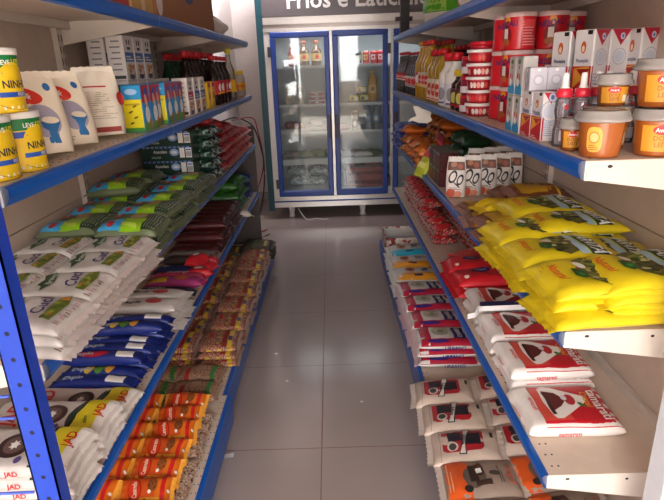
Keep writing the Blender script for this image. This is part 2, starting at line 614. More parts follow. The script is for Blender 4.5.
# ------------------------------------------------------------------ display fridge
FY = 5.289
ALU = mat('#c9c3be', .3, .55)
FB = mat('#133a8e', .4, 0, .15)
TEAL = mat('#1d4650', .35)
FIN = mat('#c8cdd0', .5)
fr = empty('display_fridge', 'tall three-door glass display fridge with blue door frames at the aisle end', 'fridge', (.32, FY, 0))
def fp(name, b, parent=None, label=None):
    b.v = [(p[0] - .32, p[1] - FY, p[2]) for p in b.v]
    return part(name, b, parent or fr, label)
b = MB()
x0, x1 = -.592, 1.232
b.box(x0, x0 + .04, FY + .03, FY + .78, .12, 2.3, ALU)
b.box(x1 - .04, x1, FY + .03, FY + .78, .12, 2.3, ALU)
b.box(x0, x1, FY + .74, FY + .78, .12, 2.3, FIN)
b.box(x0, x1, FY + .03, FY + .78, 1.80, 2.3, ALU)
b.box(x0, x1, FY + .03, FY + .78, .12, .25, ALU)
b.box(x0 + .04, x1 - .04, FY + .72, FY + .74, .25, 1.8, FIN)
b.box(x0 + .04, x1 - .04, FY + .06, FY + .74, .25, .285, FIN)
for xx in (.012, .575):
    b.box(xx, xx + .022, FY + .012, FY + .06, .23, 1.8, ALU)
b.box(x0, x0 + .052, FY + .005, FY + .05, .22, 1.8, mat('#ddd6d0', .35, .2))
b.box(x1 - .08, x1, FY + .005, FY + .05, .22, 1.8, ALU)
fp('cabinet', b)
b = MB()
b.box(x0, x1, FY - .005, FY + .04, 1.772, 1.80, ALU); b.box(x0, x1, FY + .004, FY + .04, 1.80, 1.835, mat('#a79d98', .3, .5))
b.box(x0, x1, FY - .008, FY + .04, 1.835, 1.897, ALU)
fp('header_trim', b)
b = MB()
b.box(x0, x1, FY - .008, FY + .04, .188, .228, ALU); b.box(x0, x1, FY - .002, FY + .04, .172, .188, mat('#1c3a8c', .4))
b.box(x0, x1, FY - .01, FY + .04, .122, .172, ALU)
fp('plinth', b)
b = MB(); b.box(x0 - .06, x0 - .001, FY - .012, FY + .06, .09, 2.3, TEAL); fp('corner_trim', b, None, 'dark teal corner trim')
b = MB()
SG = mat('#5d5558', .35, .1, .2)
b.box(x0, x1, FY - .012, FY + .03, 1.9, 2.295, SG)
S = face((.32, FY - .012, 2.036), (1, 0, 0), (0, 0, 1), (0, -1, 0))
b.text(S, 'Frios e Laticínios', 0, 0, .142, mat('#ece6e4', .5), .003, 0, 1.0)
fp('sign_panel', b, None, 'grey header sign reading Frios e Laticínios')
for xx in (-.43, .30, .95):
    b = MB(); b.lathe([(.032, 0), (.03, .012), (.024, .03), (.034, .1), (.038, .122)], mat('#cfc9c4', .5), 14, xx, FY + .1); fp('foot', b)
GLASS = clear('door_glass', '#f2f6f6', .05, .03)
for (a, c, hx) in ((-.537, .008, -1), (.038, .548, 1), (.60, 1.15, 1)):
    b = MB(); y0, y1 = FY - .02, FY + .012; fw = .048
    for (p, q, r_, s_) in ((a, c, 1.768 - fw, 1.768), (a, c, .233, .233 + fw + .008)):
        b.box(p, q, y0, y1, r_, s_, FB, .006)
    for (p, q) in ((a, a + fw), (c - fw, c)):
        b.box(p, q, y0, y1, .233 + fw, 1.768 - fw, FB, .006)
    LT = mat('#5d7fd0', .3)
    b.box(a + fw - .004, c - fw + .004, y0 + .004, y0 + .01, .289, .293, LT); b.box(a + fw - .004, c - fw + .004, y0 + .004, y0 + .01, 1.716, 1.72, LT)
    d = fp('door', b)
    g = MB(); g.box(a + fw - .002, c - fw + .002, FY - .004, FY + .002, .285, 1.722, GLASS); fp('glass_pane', g, d)
    hxx = c - .02 if hx < 0 else a + .02
    g = MB(); g.box(hxx - .011, hxx + .011, y0 - .03, y0, .80, 1.03, mat('#3c2622', .4), .005); fp('handle', g, d, 'dark red-brown handle')
    for z in (.36, 1.60):
        g = MB(); q = a - .014 if hx < 0 else c + .014
        g.box(q - .012, q + .012, y0, y1, z - .045, z + .045, mat('#4a4644', .4, .5)); fp('hinge', g, d)
for z in (.575, .85, 1.11, 1.467):
    b = MB()
    b.box(x0 + .045, x1 - .045, FY + .14, FY + .70, z - .006, z, mat('#c4c9cb', .3, .2))
    b.box(x0 + .045, x1 - .045, FY + .125, FY + .14, z - (.05 if z < .6 else .02), z + .006, mat('#e8e6e2', .5))
    fp('shelf', b)
b = MB(); b.box(.2, .42, FY + .25, FY + .45, 1.74, 1.795, mat('#4a4444', .5)); b.box(x0 + .1, .0, FY + .2, FY + .4, 1.78, 1.799, FIN); fp('cooling_fan', b)
# ================================================================== products
W_ = mat('#f1ece6', .5); BLK = mat('#1d1a1c', .5); RED = mat('#d0151f', .4, 0, .2); NAVY = mat('#16245e', .45)
GRN = mat('#1f7d3c', .4); YEL = mat('#f2cb1f', .4); GREY = mat('#8d8a90', .5)
ZS = {1: .1515, 2: .5685, 3: .9315, 4: 1.2815, 5: 1.6435}

def bag_row(kind, meshes, desc, cat, group, rotz, items, side_words, zbase, pitch, jig=.006, tilt=0):
    """items = [(x, y, layers, place_words, yaw)] -> each bag of each stack is its own object"""
    n = 0
    for (x, y, layers, words, yaw) in items:
        for k in range(layers):
            m = meshes[n % len(meshes)]
            lw = layer_word(k, layers)
            lab = f'{desc}, {words}' if layers == 1 else f'{desc}, {lw} in {words}'
            one(kind, m, lab, cat, (x + rnd.uniform(-jig, jig), y + rnd.uniform(-jig, jig), zbase + k * pitch),
                (rnd.uniform(-tilt, tilt), rnd.uniform(-tilt, tilt), rotz + yaw + rnd.uniform(-.05, .05)), group)
            n += 1

# ---------------------------------------------------------------- left, upper shelf: milk powder tins
def tin_body(r, h, base, fn, phi):
    b = MB()
    b.lathe([(r * .96, 0), (r, .003), (r, .006), (r * .985, .009), (r * .985, h - .012), (r, h - .009)], base, 36)
    fn(b, drum(r * .985, phi), r, h)
    return b
def tin_lid(r, h, m):
    b = MB(); b.lathe([(r * 1.005, h - .012), (r * 1.02, h - .010), (r * 1.02, h), (r * .94, h + .001), (r * .92, h - .003)], m, 36); return b
def ninho(b, S, r, h):
    c = PI * r * .985
    b.rect(S, -c, h - .034, c, h - .012, mat('#157a3a', .4), .0003, 40, 1)
    b.rect(S, -c, h - .048, c, h - .036, mat('#1f4fae', .4), .0003, 40, 1)
    b.ell(S, 0, h - .058, .032, .034, YEL, .0006, 28)
    b.text(S, 'LEVE', -.016, h - .0245, .008, W_, .0007); b.text(S, '10%', .01, h - .0242, .011, mat('#f4e53a', .4), .0007)
    b.text(S, 'NINHO', .004, h - .063, .0135, mat('#17223f', .4), .001, 0, .95)
    b.rect(S, -.034, h - .086, .04, h - .077, mat('#2a57b6', .4), .0007, 12, 1)
    b.text(S, 'FORTI', .012, h - .0815, .006, W_, .001)
    for i in range(14):       # drooping curve under the name
        u0 = -.036 + i * .0055; f = lambda u: h - .098 - .012 * (1 - (u / .038) ** 2)
        q = [S(u0, f(u0), .0007), S(u0 + .0056, f(u0 + .0056), .0007), S(u0 + .0056, f(u0 + .0056) + .0011, .0007), S(u0, f(u0) + .0011, .0007)]
        b.add(q, [(0, 1, 2, 3)], mat('#8a6a10', .5))
    for i in range(48):
        u0 = -c + i * 2 * c / 48
        b.rect(S, u0, .006, u0 + .004, .012, mat('#f6f1df', .5) if i % 2 else YEL, .0005, 1, 1)
TB = tin_body(.0485, .114, YEL, ninho, 0).mesh('tin'); TL = tin_lid(.0485, .114, mat('#ece9e2', .4)).mesh('lid')
for (x, y, z, phi, lab) in ((-.632, .99, 0, -.1, 'yellow milk powder tin with green top band, bottom row, nearest the camera'),
                            (-.630, 1.09, 0, -.15, 'yellow milk powder tin with green top band, bottom row, next to the white pouches'),
                            (-.634, 1.062, .1152, -.2, 'yellow milk powder tin with white lid standing on top of the two others')):
    copies('milk_powder_tin', [('tin', TB), ('lid', TL, 'off-white lid rim')], lab, 'tin', (x, y, ZS[4] + z), (0, 0, phi), 'yellow milk powder tins')

# ---------------------------------------------------------------- standing pouches
def pouch(w, h, t, base, front, seed, back=None, crease=.003, tuck=.0):
    rr = Vector((seed * 2.3, seed, 1))
    def th(v):
        s = min(1, max(0, v / h)); return t * (.55 + .45 * math.sin(PI * min(1, s * 1.3 + .15))) * (1 - s ** 3) + .003
    def wd(v):
        s = v / h; return w * (1 - .16 * s ** 3 - .05 * (1 - s) ** 4)
    def F(sg):
        def S(u, v, off=0):
            e = max(-1, min(1, 2 * u / w)); k = (1 - abs(e) ** 3.2) ** .6
            n = noise.noise(Vector((u * 16, v * 16, sg * 3)) + rr) * crease * 1.6 + noise.noise(Vector((u * 50, v * 38, sg * 3)) + rr) * crease * .6
            return (u * wd(v) / w, sg * (th(v) / 2 * (k * .92 + .08) + n * k + off), v)
        return S
    f, g = F(-1), F(1)
    b = MB(); us = [w / 2 * math.sin(PI / 2 * (2 * i / 16 - 1)) for i in range(17)]; vs_ = [h * i / 16 for i in range(17)]
    b.grid(f, us, vs_, base); b.grid(g, us, vs_, base, flip=True)
    pts = [f(u, 0) for u in us] + [g(u, 0) for u in us]
    b.add(pts, [(i, i + 17, i + 18, i + 1) for i in range(16)], base)
    n = 12; P = []
    for i in range(n + 1):
        u = w * (i / n - .5) * .98; p = f(u, h)
        P += [(p[0], 0, h - .004), (p[0], .002 * math.sin(i * 1.7 + seed), h + (.014 if i % 2 else .0115))]
    b.add(P, [(2 * i, 2 * i + 2, 2 * i + 3, 2 * i + 1) for i in range(n)], base, True)
    front(b, f, g)
    return b
CREAM = film('#efe3cb')
def milk_front(b, f, g):
    b.ell(f, -.012, .130, .036, .018, mat('#d4301f', .4), .001, 24, -.25)
    b.text(f, 'Milk', -.012, .131, .012, W_, .002, -.25, .8)
    b.ell(f, .042, .148, .009, .009, mat('#2c6aa8', .4), .001, 14)
    b.ell(f, -.048, .108, .009, .010, mat('#5d2b2a', .4), .001, 14); b.ell(f, -.048, .108, .005, .006, CREAM, .0015, 12)
    b.ell(f, .006, .072, .037, .038, mat('#a7a2b4', .5), .0008, 24, .35)
    b.blob(f, .018, .045, [(-.02, .024), (-.012, -.024), (.012, -.026), (.022, .022), (0, .028)], mat('#2b6fa8', .4), .0016, 4)
    b.ell(f, .02, .072, .019, .008, CREAM, .0022, 16, -.1)
    b.lines(f, -.055, .006, -.005, .03, 4, mat('#9a8d78', .6), .3)
def milk_back(b, f, g):
    b.lines(f, -.05, .045, .045, .125, 13, mat('#b8ab98', .6), .35, .001, 3)
    b.rect(f, -.06, .134, .03, .138, mat('#b3262a', .4), .001); b.ell(f, .064, .10, .012, .02, mat('#c8312a', .4), .001)
    b.rect(f, -.045, .008, .05, .022, mat('#9c3028', .4), .001)
PM = [pouch(.138, .172, .085, CREAM, milk_front, s, crease=.005).mesh('milk_pouch') for s in (1, 2)]
PB = pouch(.135, .18, .095, film('#ece2cf'), milk_back, 5, crease=.008).mesh('milk_pouch')
for (m, x, y, z, rx, yaw, lab) in (
        (PM[0], -.652, 1.225, 0, -.2, .8, 'cream milk pouch with red oval logo, right beside the yellow tins'),
        (PM[1], -.655, 1.375, 0, -.2, .85, 'cream milk pouch with red oval logo, second from the yellow tins'),
        (PM[0], -.80, 1.46, 0, -.1, .9, 'cream milk pouch half hidden behind the front pouches'),
        (PB, -.668, 1.60, 0, -.12, .5, 'crumpled cream pouch turned to show its printed back')):
    one('milk_pouch', m, lab, 'pouch', (x, y, ZS[4] + .008), (rx, 0, yaw), 'cream milk pouches')

# ---------------------------------------------------------------- cartons
def carton(w, d, h, base, fn, cap=None, b_=.002):
    """front faces -y, centred in x, y from 0 (front) to d"""
    b = MB(); b.bbox(-w / 2, w / 2, 0, d, 0, h, base, b_)
    fr_ = face((0, 0, 0), (1, 0, 0), (0, 0, 1), (0, -1, 0))
    rt = face((w / 2, d / 2, 0), (0, 1, 0), (0, 0, 1), (1, 0, 0))
    lf = face((-w / 2, d / 2, 0), (0, -1, 0), (0, 0, 1), (-1, 0, 0))
    tp = face((0, d / 2, h), (1, 0, 0), (0, 1, 0), (0, 0, 1))
    fn(b, fr_, lf, rt, tp, w, d, h)
    return b.mesh('carton')
CW = mat('#e9e3de', .4, 0, .2)
def cereal(lbl):
    def fn(b, f, l, r, t, w, d, h):
        q = w / 2 - .004
        for dx in (-.012, .012):
            b.ell(f, dx, h - .022, .006, .010, BLK, .0006, 12)
        b.rect(f, -.016, h - .047, .016, h - .038, mat('#3d3838', .5), .0006, 1, 1)
        b.rect(f, -q, h - .088, q, h - .056, mat(lbl, .4), .0006, 1, 1)
        b.lines(f, -q + .008, h - .082, q - .008, h - .064, 2, W_, .5, .0012)
        for i in range(26):
            rr = random.Random(i); b.ell(f, rr.uniform(-q + .01, q - .01), rr.uniform(.018, h - .10), .009, .005, mat(rr.choice(['#d79a5e', '#b8763f', '#e3b98a']), .5), .0006 + i * .00002, 8, rr.uniform(0, 3), 1)
        b.ell(f, 0, .012, .028, .009, mat('#3a3a55', .4), .0014, 16)
        for s_ in (l, r):
            b.rect(s_, -d / 2 + .005, 0.006, d / 2 - .005, .017, mat('#3a3d3c', .5), .0006, 1, 1)
            for k in range(6):
                b.rect(s_, -d / 2 + .012 + (k % 2) * .006, .035 + k * .019, d / 2 - .014, .040 + k * .019, GREY, .0006, 1, 1)
        b.rect(t, -w / 2 + .008, -d / 2 + .008, w / 2 - .008, d / 2 - .008, mat('#4a4a50', .5), .0006, 1, 1)
    return fn
CB = carton(.095, .062, .152, CW, cereal('#2463ae')); CR = carton(.095, .062, .152, CW, cereal('#c01f33'))
def kid(b, f, l, r, t, w, d, h):
    q = w / 2 - .002
    b.rect(f, -q, h * .62, q, h - .002, mat('#c22433', .4), .0005, 1, 1)
    b.rect(f, -q, h * .30, q, h * .62, mat('#2f8fd0', .4), .0005, 1, 1)
    b.rect(f, -q, .002, q, h * .20, mat('#5aa23a', .4), .0005, 1, 1)
    b.ell(f, 0, h * .82, .022, .014, mat('#2a4fb0', .4), .0009, 16, .5); b.ell(f, 0, h * .66, .012, .022, mat('#e8b7a0', .5), .0011, 14, .3)
    b.ell(f, .002, h * .36, .022, .026, mat('#f2f4f6', .4), .0011, 18); b.ell(f, .022, h * .14, .014, .018, mat('#b5713c', .5), .0013, 12)
    for s_ in (l, r):
        e = d / 2 - .002
        b.rect(s_, -e, h * .74, e, h - .002, mat('#2b9bd6', .4), .0005, 1, 1); b.ell(s_, 0, h * .86, .02, .009, mat('#a9cdf0', .4), .0009, 12)
        b.rect(s_, -e, h * .10, e, h * .70, mat('#f0e01e', .4), .0005, 1, 1); b.rect(s_, -e, .002, e, h * .10, mat('#4f9c34', .4), .0006, 1, 1)
        for k in range(4):
            b.ell(s_, (k % 2 - .5) * .014, h * (.2 + k * .12), .008, .003, mat('#6a5a18', .5), .0009, 8, .4)
        b.rect(s_, -e + .006, h * .58, e - .006, h * .62, mat('#c9a818', .5), .0009, 1, 1)
KC = carton(.075, .062, .143, mat('#2c93cf', .4, 0, .2), kid)
LF = PI / 2      # front turned to face the aisle (+x) from the left shelving
def row_left(mesh, ys, x, z, desc, cat, group, name='carton', k0=0, where=''):
    for i, y in enumerate(ys):
        one(name, mesh, f'{desc}, {ORD[i + k0]} from the camera{where}', cat, (x, y, z), (0, 0, LF), group)
row_left(KC, [1.765, 1.845], -.585, ZS[4], 'blue and yellow kids milk carton in the front row', 'carton', 'kids milk cartons')
row_left(KC, [2.02, 2.10, 2.18], -.585, ZS[4], 'kids milk carton with red top in the front row', 'carton', 'kids milk cartons', k0=2)
row_left(KC, [1.765, 1.845], -.652, ZS[4], 'blue and yellow kids milk carton in the second row', 'carton', 'kids milk cartons')
row_left(KC, [1.935], -.60, ZS[4], 'kids milk carton turned slightly back in the front row', 'carton', 'kids milk cartons', k0=2)
row_left(CR, [2.36], -.588, ZS[4], 'white oat box with red label band in front row', 'box', 'white oat boxes')
row_left(CB, [2.475, 2.585], -.588, ZS[4], 'white oat box with blue label band in the front row', 'box', 'white oat boxes', k0=1)
bk = [2.07, 2.175, 2.28, 2.385, 2.49]
row_left(CB, bk, -.722, ZS[4], 'lower white oat box behind the kids cartons', 'box', 'white oat boxes')
row_left(CB, bk[:3], -.722, ZS[4] + .1535, 'upper white oat box behind the kids cartons', 'box', 'white oat boxes')
row_left(CB, bk[:3], -.79, ZS[4] + .1535, 'upper white oat box in the rearmost row', 'box', 'white oat boxes')
row_left(CB, bk[:3], -.79, ZS[4], 'lower white oat box in the rearmost row', 'box', 'white oat boxes')
def spice(b, f, l, r, t, w, d, h):
    b.rect(f, -w / 2 + .003, h * .8, w / 2 - .003, h - .003, RED, .0006, 1, 1); b.rect(f, -.02, h * .35, .02, h * .6, mat('#c77818', .5), .0006, 1, 1)
    for s_ in (l, r): b.rect(s_, -.012, h * .2, .012, h * .75, mat('#caa51a', .5), .0006, 1, 1)
YB = carton(.065, .045, .125, mat('#f0c41c', .4, 0, .2), spice)
for i, y in enumerate((2.74, 2.83)):
    one('carton', YB, f'small yellow carton with red top, {ORD[i]} from the camera, in front of dark bottles', 'carton', (-.59, y, ZS[4]), (0, 0, LF), 'small yellow cartons')

# ---------------------------------------------------------------- bottles and jars
def bottle_parts(r, h, body, capm, label=None, neck=.013, cap_h=.016, should=.62, lab=(.25, .55), fn=None, phi=0, waist=0, capr=1.25):
    b = MB(); hs = h * should; hn = h - cap_h - .004
    prof = [(r * .8, 0), (r, .008), (r, hs * .45), (r * (1 - waist), hs * .55), (r, hs * .68), (r * .98, hs)]
    for k in range(1, 6):
        t = k / 5; prof.append((neck + (r * .98 - neck) * (1 - t) ** 1.4, hs + (hn - hs) * .75 * t))
    prof.append((neck, hn))
    b.lathe(prof, body, 18)
    c = MB(); cr_ = neck * capr; c.lathe([(cr_, h - cap_h), (cr_, h - .002), (cr_ * .9, h)], capm, 16)
    out = [('bottle', b.mesh('bottle')), ('cap', c.mesh('cap'))]
    if label:
        l = MB(); S = drum(r, phi); e = PI * r
        l.grid(lambda u, v: S(u, v, .0009), [-e + 2 * e * i / 24 for i in range(25)], [h * lab[0], h * lab[1]], label)
        if fn: fn(l, S, h * lab[0], h * lab[1])
        out.append(('label', l.mesh('label')))
    return out
def lab_text(word, m1, blotch):
    def fn(l, S, a, c):
        l.ell(S, 0, (a + c) / 2, .018, (c - a) * .3, m1, .0014, 16)
        if word: l.text(S, word, 0, (a + c) / 2, min(.012, (c - a) * .3), W_, .002)
        l.rect(S, -.022, a + .004, .022, a + .01, blotch, .0014, 6, 1)
    return fn
DARK = mat('#21140f', .2, 0, .2); GLASSG = mat('#12351f', .1, 0, .6); GOLD = mat('#b98a1e', .08, 0, .7); CLR = clear('clear_bottle', '#e9e4dc', .22)
wine = bottle_parts(.036, .27, DARK, mat('#b5141e', .35), mat('#2a1a18', .5), .014, .03, .58, (.2, .42), lab_text('', RED, GREY))
vin = bottle_parts(.034, .25, DARK, mat('#c11a22', .35), mat('#b5242c', .5), .014, .022, .6, (.22, .5), lab_text('', W_, YEL))
grn = bottle_parts(.034, .262, GLASSG, mat('#b5141e', .35), None, .014, .03, .58)
cach = bottle_parts(.036, .30, CLR, mat('#e3cf2a', .35), mat('#e8b31c', .5), .014, .03, .58, (.15, .4), lab_text('', RED, W_))
def left_bottles(p, pts, name, desc, group):
    for i, (x, y, w_) in enumerate(pts):
        copies(name, p, f'{desc}, {w_}', 'bottle', (x, y, ZS[4]), (0, 0, rnd.uniform(-.3, .3)), group)
left_bottles(vin, [(-.617, 2.99, 'nearest the yellow cartons'), (-.617, 3.09, 'second of the front row'), (-.617, 3.20, 'third of the front row'), (-.617, 3.32, 'last of the front row')], 'vinegar_bottle', 'dark vinegar bottle with red cap and red label', 'dark vinegar bottles')
left_bottles(wine, [(-.69, 2.72 + i * .085, f'{ORD[i]} of the second row') for i in range(8)], 'wine_bottle', 'dark wine bottle with red cap', 'dark wine bottles')
left_bottles(grn, [(-.78, 2.74 + i * .085, f'{ORD[i]} of the back row') for i in range(8)], 'wine_bottle', 'green wine bottle with red cap', 'green wine bottles')
left_bottles(cach, [(-.62, 3.50, 'in the middle of the shelf end')], 'spirit_bottle', 'clear spirit bottle with tall yellow cap', None)
cbx = carton(.085, .05, .16, mat('#d9b92a', .4), lambda b, f, l, r, t, w, d, h: (b.ell(f, 0, .05, .03, .03, W_, .001), b.text(f, 'Leite', 0, .11, .016, RED, .001), b.ell(f, .01, .05, .014, .02, BLK, .002)))
one('carton', cbx, 'yellow and white carton standing behind the yellow-lidded jar', 'carton', (-.64, 3.72, ZS[4]), (0, 0, LF))
def jar_parts(r, h, body, lidm, label, word, phi=0):
    b = MB(); b.lathe([(r * .85, 0), (r, .008), (r, h * .72), (r * .8, h * .85), (r * .8, h - .02)], body, 20)
    c = MB(); c.lathe([(r * .85, h - .022), (r * .87, h - .018), (r * .87, h - .002), (r * .8, h)], lidm, 20)
    l = MB(); S = drum(r, phi); e = PI * r
    l.grid(lambda u, v: S(u, v, .0009), [-e + 2 * e * i / 24 for i in range(25)], [h * .25, h * .55], label)
    l.text(S, word, 0, h * .42, h * .1, RED, .002)
    return [('jar', b.mesh('jar')), ('lid', c.mesh('lid')), ('label', l.mesh('label'))]
gj = jar_parts(.046, .17, mat('#b5a79c', .15, 0, .5), mat('#e6c832', .4), mat('#e0a420', .5), 'Tempero')
copies('spice_jar', gj, 'clear jar with yellow lid at the far end of the shelf', 'jar', (-.63, 3.88, ZS[4]), (0, 0, -.9))

# ---------------------------------------------------------------- left, middle shelf: white flour bags
R90 = PI / 2
WF = film('#cfcac5')
def flour(seed):
    def d(b, T, B):
        b.text(T, 'Cucl', .012, -.012, .034, mat('#3b2a6b', .45), .0035, .12, .95, .25)
        b.blob(T, .0, .058, [(-.062, -.012), (-.03, .004), (-.02, .02), (.01, .012), (.035, .024), (.06, .004), (.03, -.012), (0, -.02), (-.03, -.014)], mat('#2f4a2c', .45), .0025, 3)
        b.text(T, 'Branca', .01, .052, .016, mat('#cfd6cc', .5), .0045, .1)
        b.blob(T, 0.004, -.058, [(-.06, -.016), (-.05, .012), (0, .020), (.05, .018), (.062, -.004), (.02, -.02)], mat('#6f7a2e', .5), .0028, 3)
        for i in range(14):
            rr = random.Random(seed * 50 + i)
            b.ell(T, rr.uniform(-.048, .05), rr.uniform(-.07, -.047), .009, .006, mat(rr.choice(['#a8b23a', '#c07a2e', '#4c6a24', '#8c9a30']), .5), .0036 + i * .00004, 8, rr.uniform(0, 3), 1)
        for i in range(16):     # broken pinkish print on the crimped front
            rr = random.Random(seed * 90 + i)
            b.rect(T, -.07 + i * .0085, -.096, -.066 + i * .0085, -.096 + rr.uniform(.006, .018), mat(rr.choice(['#b98f8c', '#8a6a68', '#cbb9b4']), .5), .0016, 1, 1)
    return bag(.156, .166, .026, seed, WF, d, .018, 9, .0035, film('#e0d2cd'), .010, ds=(.97, .81))
fl = proto('flour_bag', 4, flour)
it = []
for i, y in enumerate((1.0, 1.148, 1.296, 1.444)):
    it.append((-.618, y, 3, f'the {ORD[i]} front stack', 0))
    it.append((-.795, y + .005, 3, f'the {ORD[i]} rear stack', 0))
bag_row('flour_bag', fl, 'white flour bag with dark leaf print', 'bag', 'white flour bags', R90, it, '', ZS[3], .0262, .002)

# mixed bean packs with cyan, lime and dark green print
def mixp(seed):
    def d(b, T, B):
        cy = film('#3fa8e0'); li = film('#94c81c'); dg = film('#1f3a26')
        b.rect(T, -.088, .015, -.015, .092, cy, .0016, 6, 6); b.rect(T, -.09, -.052, -.0, .02, li, .0018, 6, 6)
        b.rect(T, -.086, -.10, .086, -.052, dg, .0016, 10, 4)
        for k in range(5): b.rect(T, -.08, -.062 - k * .009, .08, -.0595 - k * .009, mat('#9aa58c', .5), .0026, 8, 1)
        b.ell(T, .04, .06, .036, .016, mat('#b3232e', .4), .0026, 18, .2); b.text(T, 'Kicaldo', .04, .06, .013, W_, .0036, .2, .8)
        b.ell(T, -.06, .055, .02, .012, mat('#c42a35', .4), .0026, 14); b.ell(T, .03, -.015, .042, .028, mat('#b59b78', .5), .0022, 18)
        b.ell(T, .05, -.012, .018, .014, mat('#c87c2c', .5), .003, 12)
        for k in range(5): b.ell(T, -.07 + k * .004, -.03 + k * .011, .016, .005, mat('#c2dc55', .5), .003 + k * .0001, 10, .4)
    return bag(.18, .185, .05, seed + 20, film('#66704f'), d, .012, 5, .005, ds=(.96, .88))
mx = proto('bean_pack', 4, mixp)
it = []
for i, y in enumerate((1.60, 1.775, 1.95, 2.125)):
    it.append((-.797, y + .02, 2 if i < 2 else 3, f'the {ORD[i]} rear stack past the flour', rnd.uniform(-.12, .12)))
for i, y in enumerate((1.605, 1.78, 1.955, 2.13, 2.305)):
    it.append((-.622, y, 2, f'the {ORD[i]} front stack past the flour', rnd.uniform(-.1, .1)))
bag_row('bean_pack', mx, 'cyan and lime bean pack', 'bag', 'cyan and lime bean packs', R90, it, '', ZS[3] + .007, .047, .004, .05)

# dark green boxes
GB = mat('#17382b', .4, 0, .2)
FOIL = speck('wrapped_sponges', ['#14352a', '#1d4a3a', '#0f241d', '#8aa39b', '#16372b', '#c9d6d0', '#0d1f1a'], 70, .35, .4, .8)
def gbox():
    w, d, h = .24, .12, .066
    def fn(b, f, l, r, t, w, d, h):
        b.text(f, 'Assolan', -.03, h * .66, .014, W_, .0007); b.text(f, 'PALHA', -.05, h * .26, .010, mat('#b9cfa8', .5), .0007)
        b.ell(f, .035, h * .6, .022, .017, mat('#8fb6e6', .4), .0007, 16); b.ell(f, .035, h * .6, .014, .008, W_, .0012, 12)
        for k in range(11): b.ell(f, -.105 + k * .0205, h - .003, .008, .005, mat('#6f8fd0', .4), .0007, 8, 0, 1)
        b.rect(f, .060, h * .22, .083, h * .9, W_, .0007, 1, 1); b.rect(f, .088, h * .22, .116, h * .9, W_, .0007, 1, 1)
        for k in range(8): b.rect(f, .090 + k * .0031, h * .3, .0915 + k * .0031, h * .65, BLK, .0012, 1, 1)
        b.rect(f, .09, h * .72, .114, h * .82, mat('#4a6fc0', .4), .0012, 1, 1)
    return carton(w, d, h, GB, fn)
gm = gbox()
for k in range(4):
    one('sponge_box', gm, f'long dark green steel wool box, {layer_word(k, 4)} of the stack of four', 'box', (-.765, 2.50, ZS[3] + k * .0675), (0, 0, rnd.uniform(-.015, .015)), 'dark green steel wool boxes')
def wrap(seed):
    return bag(.11, .24, .055, seed + 40, FOIL, None, .012, 6, .008)
wr = proto('sponge_pack', 3, wrap)
it = [(-.70, 2.685, 5, 'the stack against the green boxes', 0), (-.70, 2.795, 5, 'the stack against the red bags', 0)]
bag_row('sponge_pack', wr, 'dark green crinkled sponge pack', 'packet', 'dark green sponge packs', R90, it, '', ZS[3], .053, .004)
def redp(seed):
    def d(b, T, B):
        b.rect(T, -.05, -.10, .05, -.04, film('#a31522'), .002, 6, 4)
        for k in range(6):
            rr = random.Random(seed * 9 + k); b.ell(T, rr.uniform(-.05, .05), rr.uniform(-.13, .1), .02, .008, mat(rr.choice(['#e9c8c0', '#e35c4c', '#f0e2da']), .4), .003 + k * .0001, 10, rr.uniform(0, 3))
    return bag(.125, .26, .048, seed + 60, film('#b5202b'), d, .022, 5, .009, film('#d8837c'))
rp = proto('noodle_bag', 4, redp)
it = [(-.72, 2.945 + i * .132, n, f'the {ORD[i]} stack past the green boxes', 0) for i, n in enumerate((5, 5, 5, 4, 4, 3, 3, 3))]
bag_row('noodle_bag', rp, 'crumpled red and white noodle bag', 'bag', 'red noodle bags', R90, it, '', ZS[3] + .002, .049, .004, .0)
sm = bag(.10, .12, .05, 91, film('#9c1f22'), lambda b, T, B: (b.ell(T, 0, 0, .03, .02, mat('#e7a33a', .4), .003), b.ell(T, .01, .02, .012, .012, W_, .004)), .012).mesh('snack_pack')
one('snack_pack', sm, 'round red glossy pack lying on top of the green packs', 'packet', (-.66, 2.79, ZS[3] + .262), (0, 0, R90), 'red packs lying on top')
one('snack_pack', sm, 'round red glossy pack lying on the first red noodle stack', 'packet', (-.66, 2.96, ZS[3] + .232), (0, 0, R90 + .4), 'red packs lying on top')

# ---------------------------------------------------------------- left, lower shelf: sugar bags
def jad(seed):
    def d(b, T, B):
        b.rect(T, -.07, -.158, .07, -.134, mat('#f3eee6', .35, 0, .2), .001, 10, 4)
        b.rect(T, -.071, -.137, .071, -.082, film('#e7d62a'), .0018, 10, 4)
        b.blob(T, 0, -.076, [(-.071, -.012), (-.071, .002), (-.03, .014), (0, .018), (.03, .014), (.071, .002), (.071, -.012), (0, -.004)], film('#2d3a34'), .0024, 2)
        b.text(T, 'JAD', .02, -.132, .022, mat('#cf1f23', .4), .0042, .15, 1, .2)
        b.text(T, 'sabor', -.025, -.112, .010, mat('#4d7a34', .4), .0042, .25)
        b.ell(T, .0, -.012, .044, .038, mat('#3f2a29', .4), .0024, 26, .2); b.ell(T, .0, -.012, .030, .025, mat('#6d5350', .4), .0032, 22, .2)
        b.blob(T, 0, -.012, [(.018 * math.cos(a * PI / 7) * (1 if a % 2 else .55), .013 * math.sin(a * PI / 7) * (1 if a % 2 else .55)) for a in range(14)], W_, .004, 2)
        b.ell(T, -.05, -.045, .012, .008, mat('#5b4a86', .4), .003, 12)
        b.text(T, 'JAD', 0, .098, .045, mat('#c42226', .4), .0036, .1, .9, .2)
        for k in (-1, 1):
            b.text(lambda u, v, off=0: (k * (.0715 + off * .3), -.02 + (u if k > 0 else -u), .017 + v), 'JAD', 0.02, 0, .012, mat('#cf2a2a', .4), .006)
    return bag(.148, .315, .031, seed + 80, film('#d6ccc6'), d, .008, 11, .0025, film('#f0ebe4'), ds=(.97, .97))
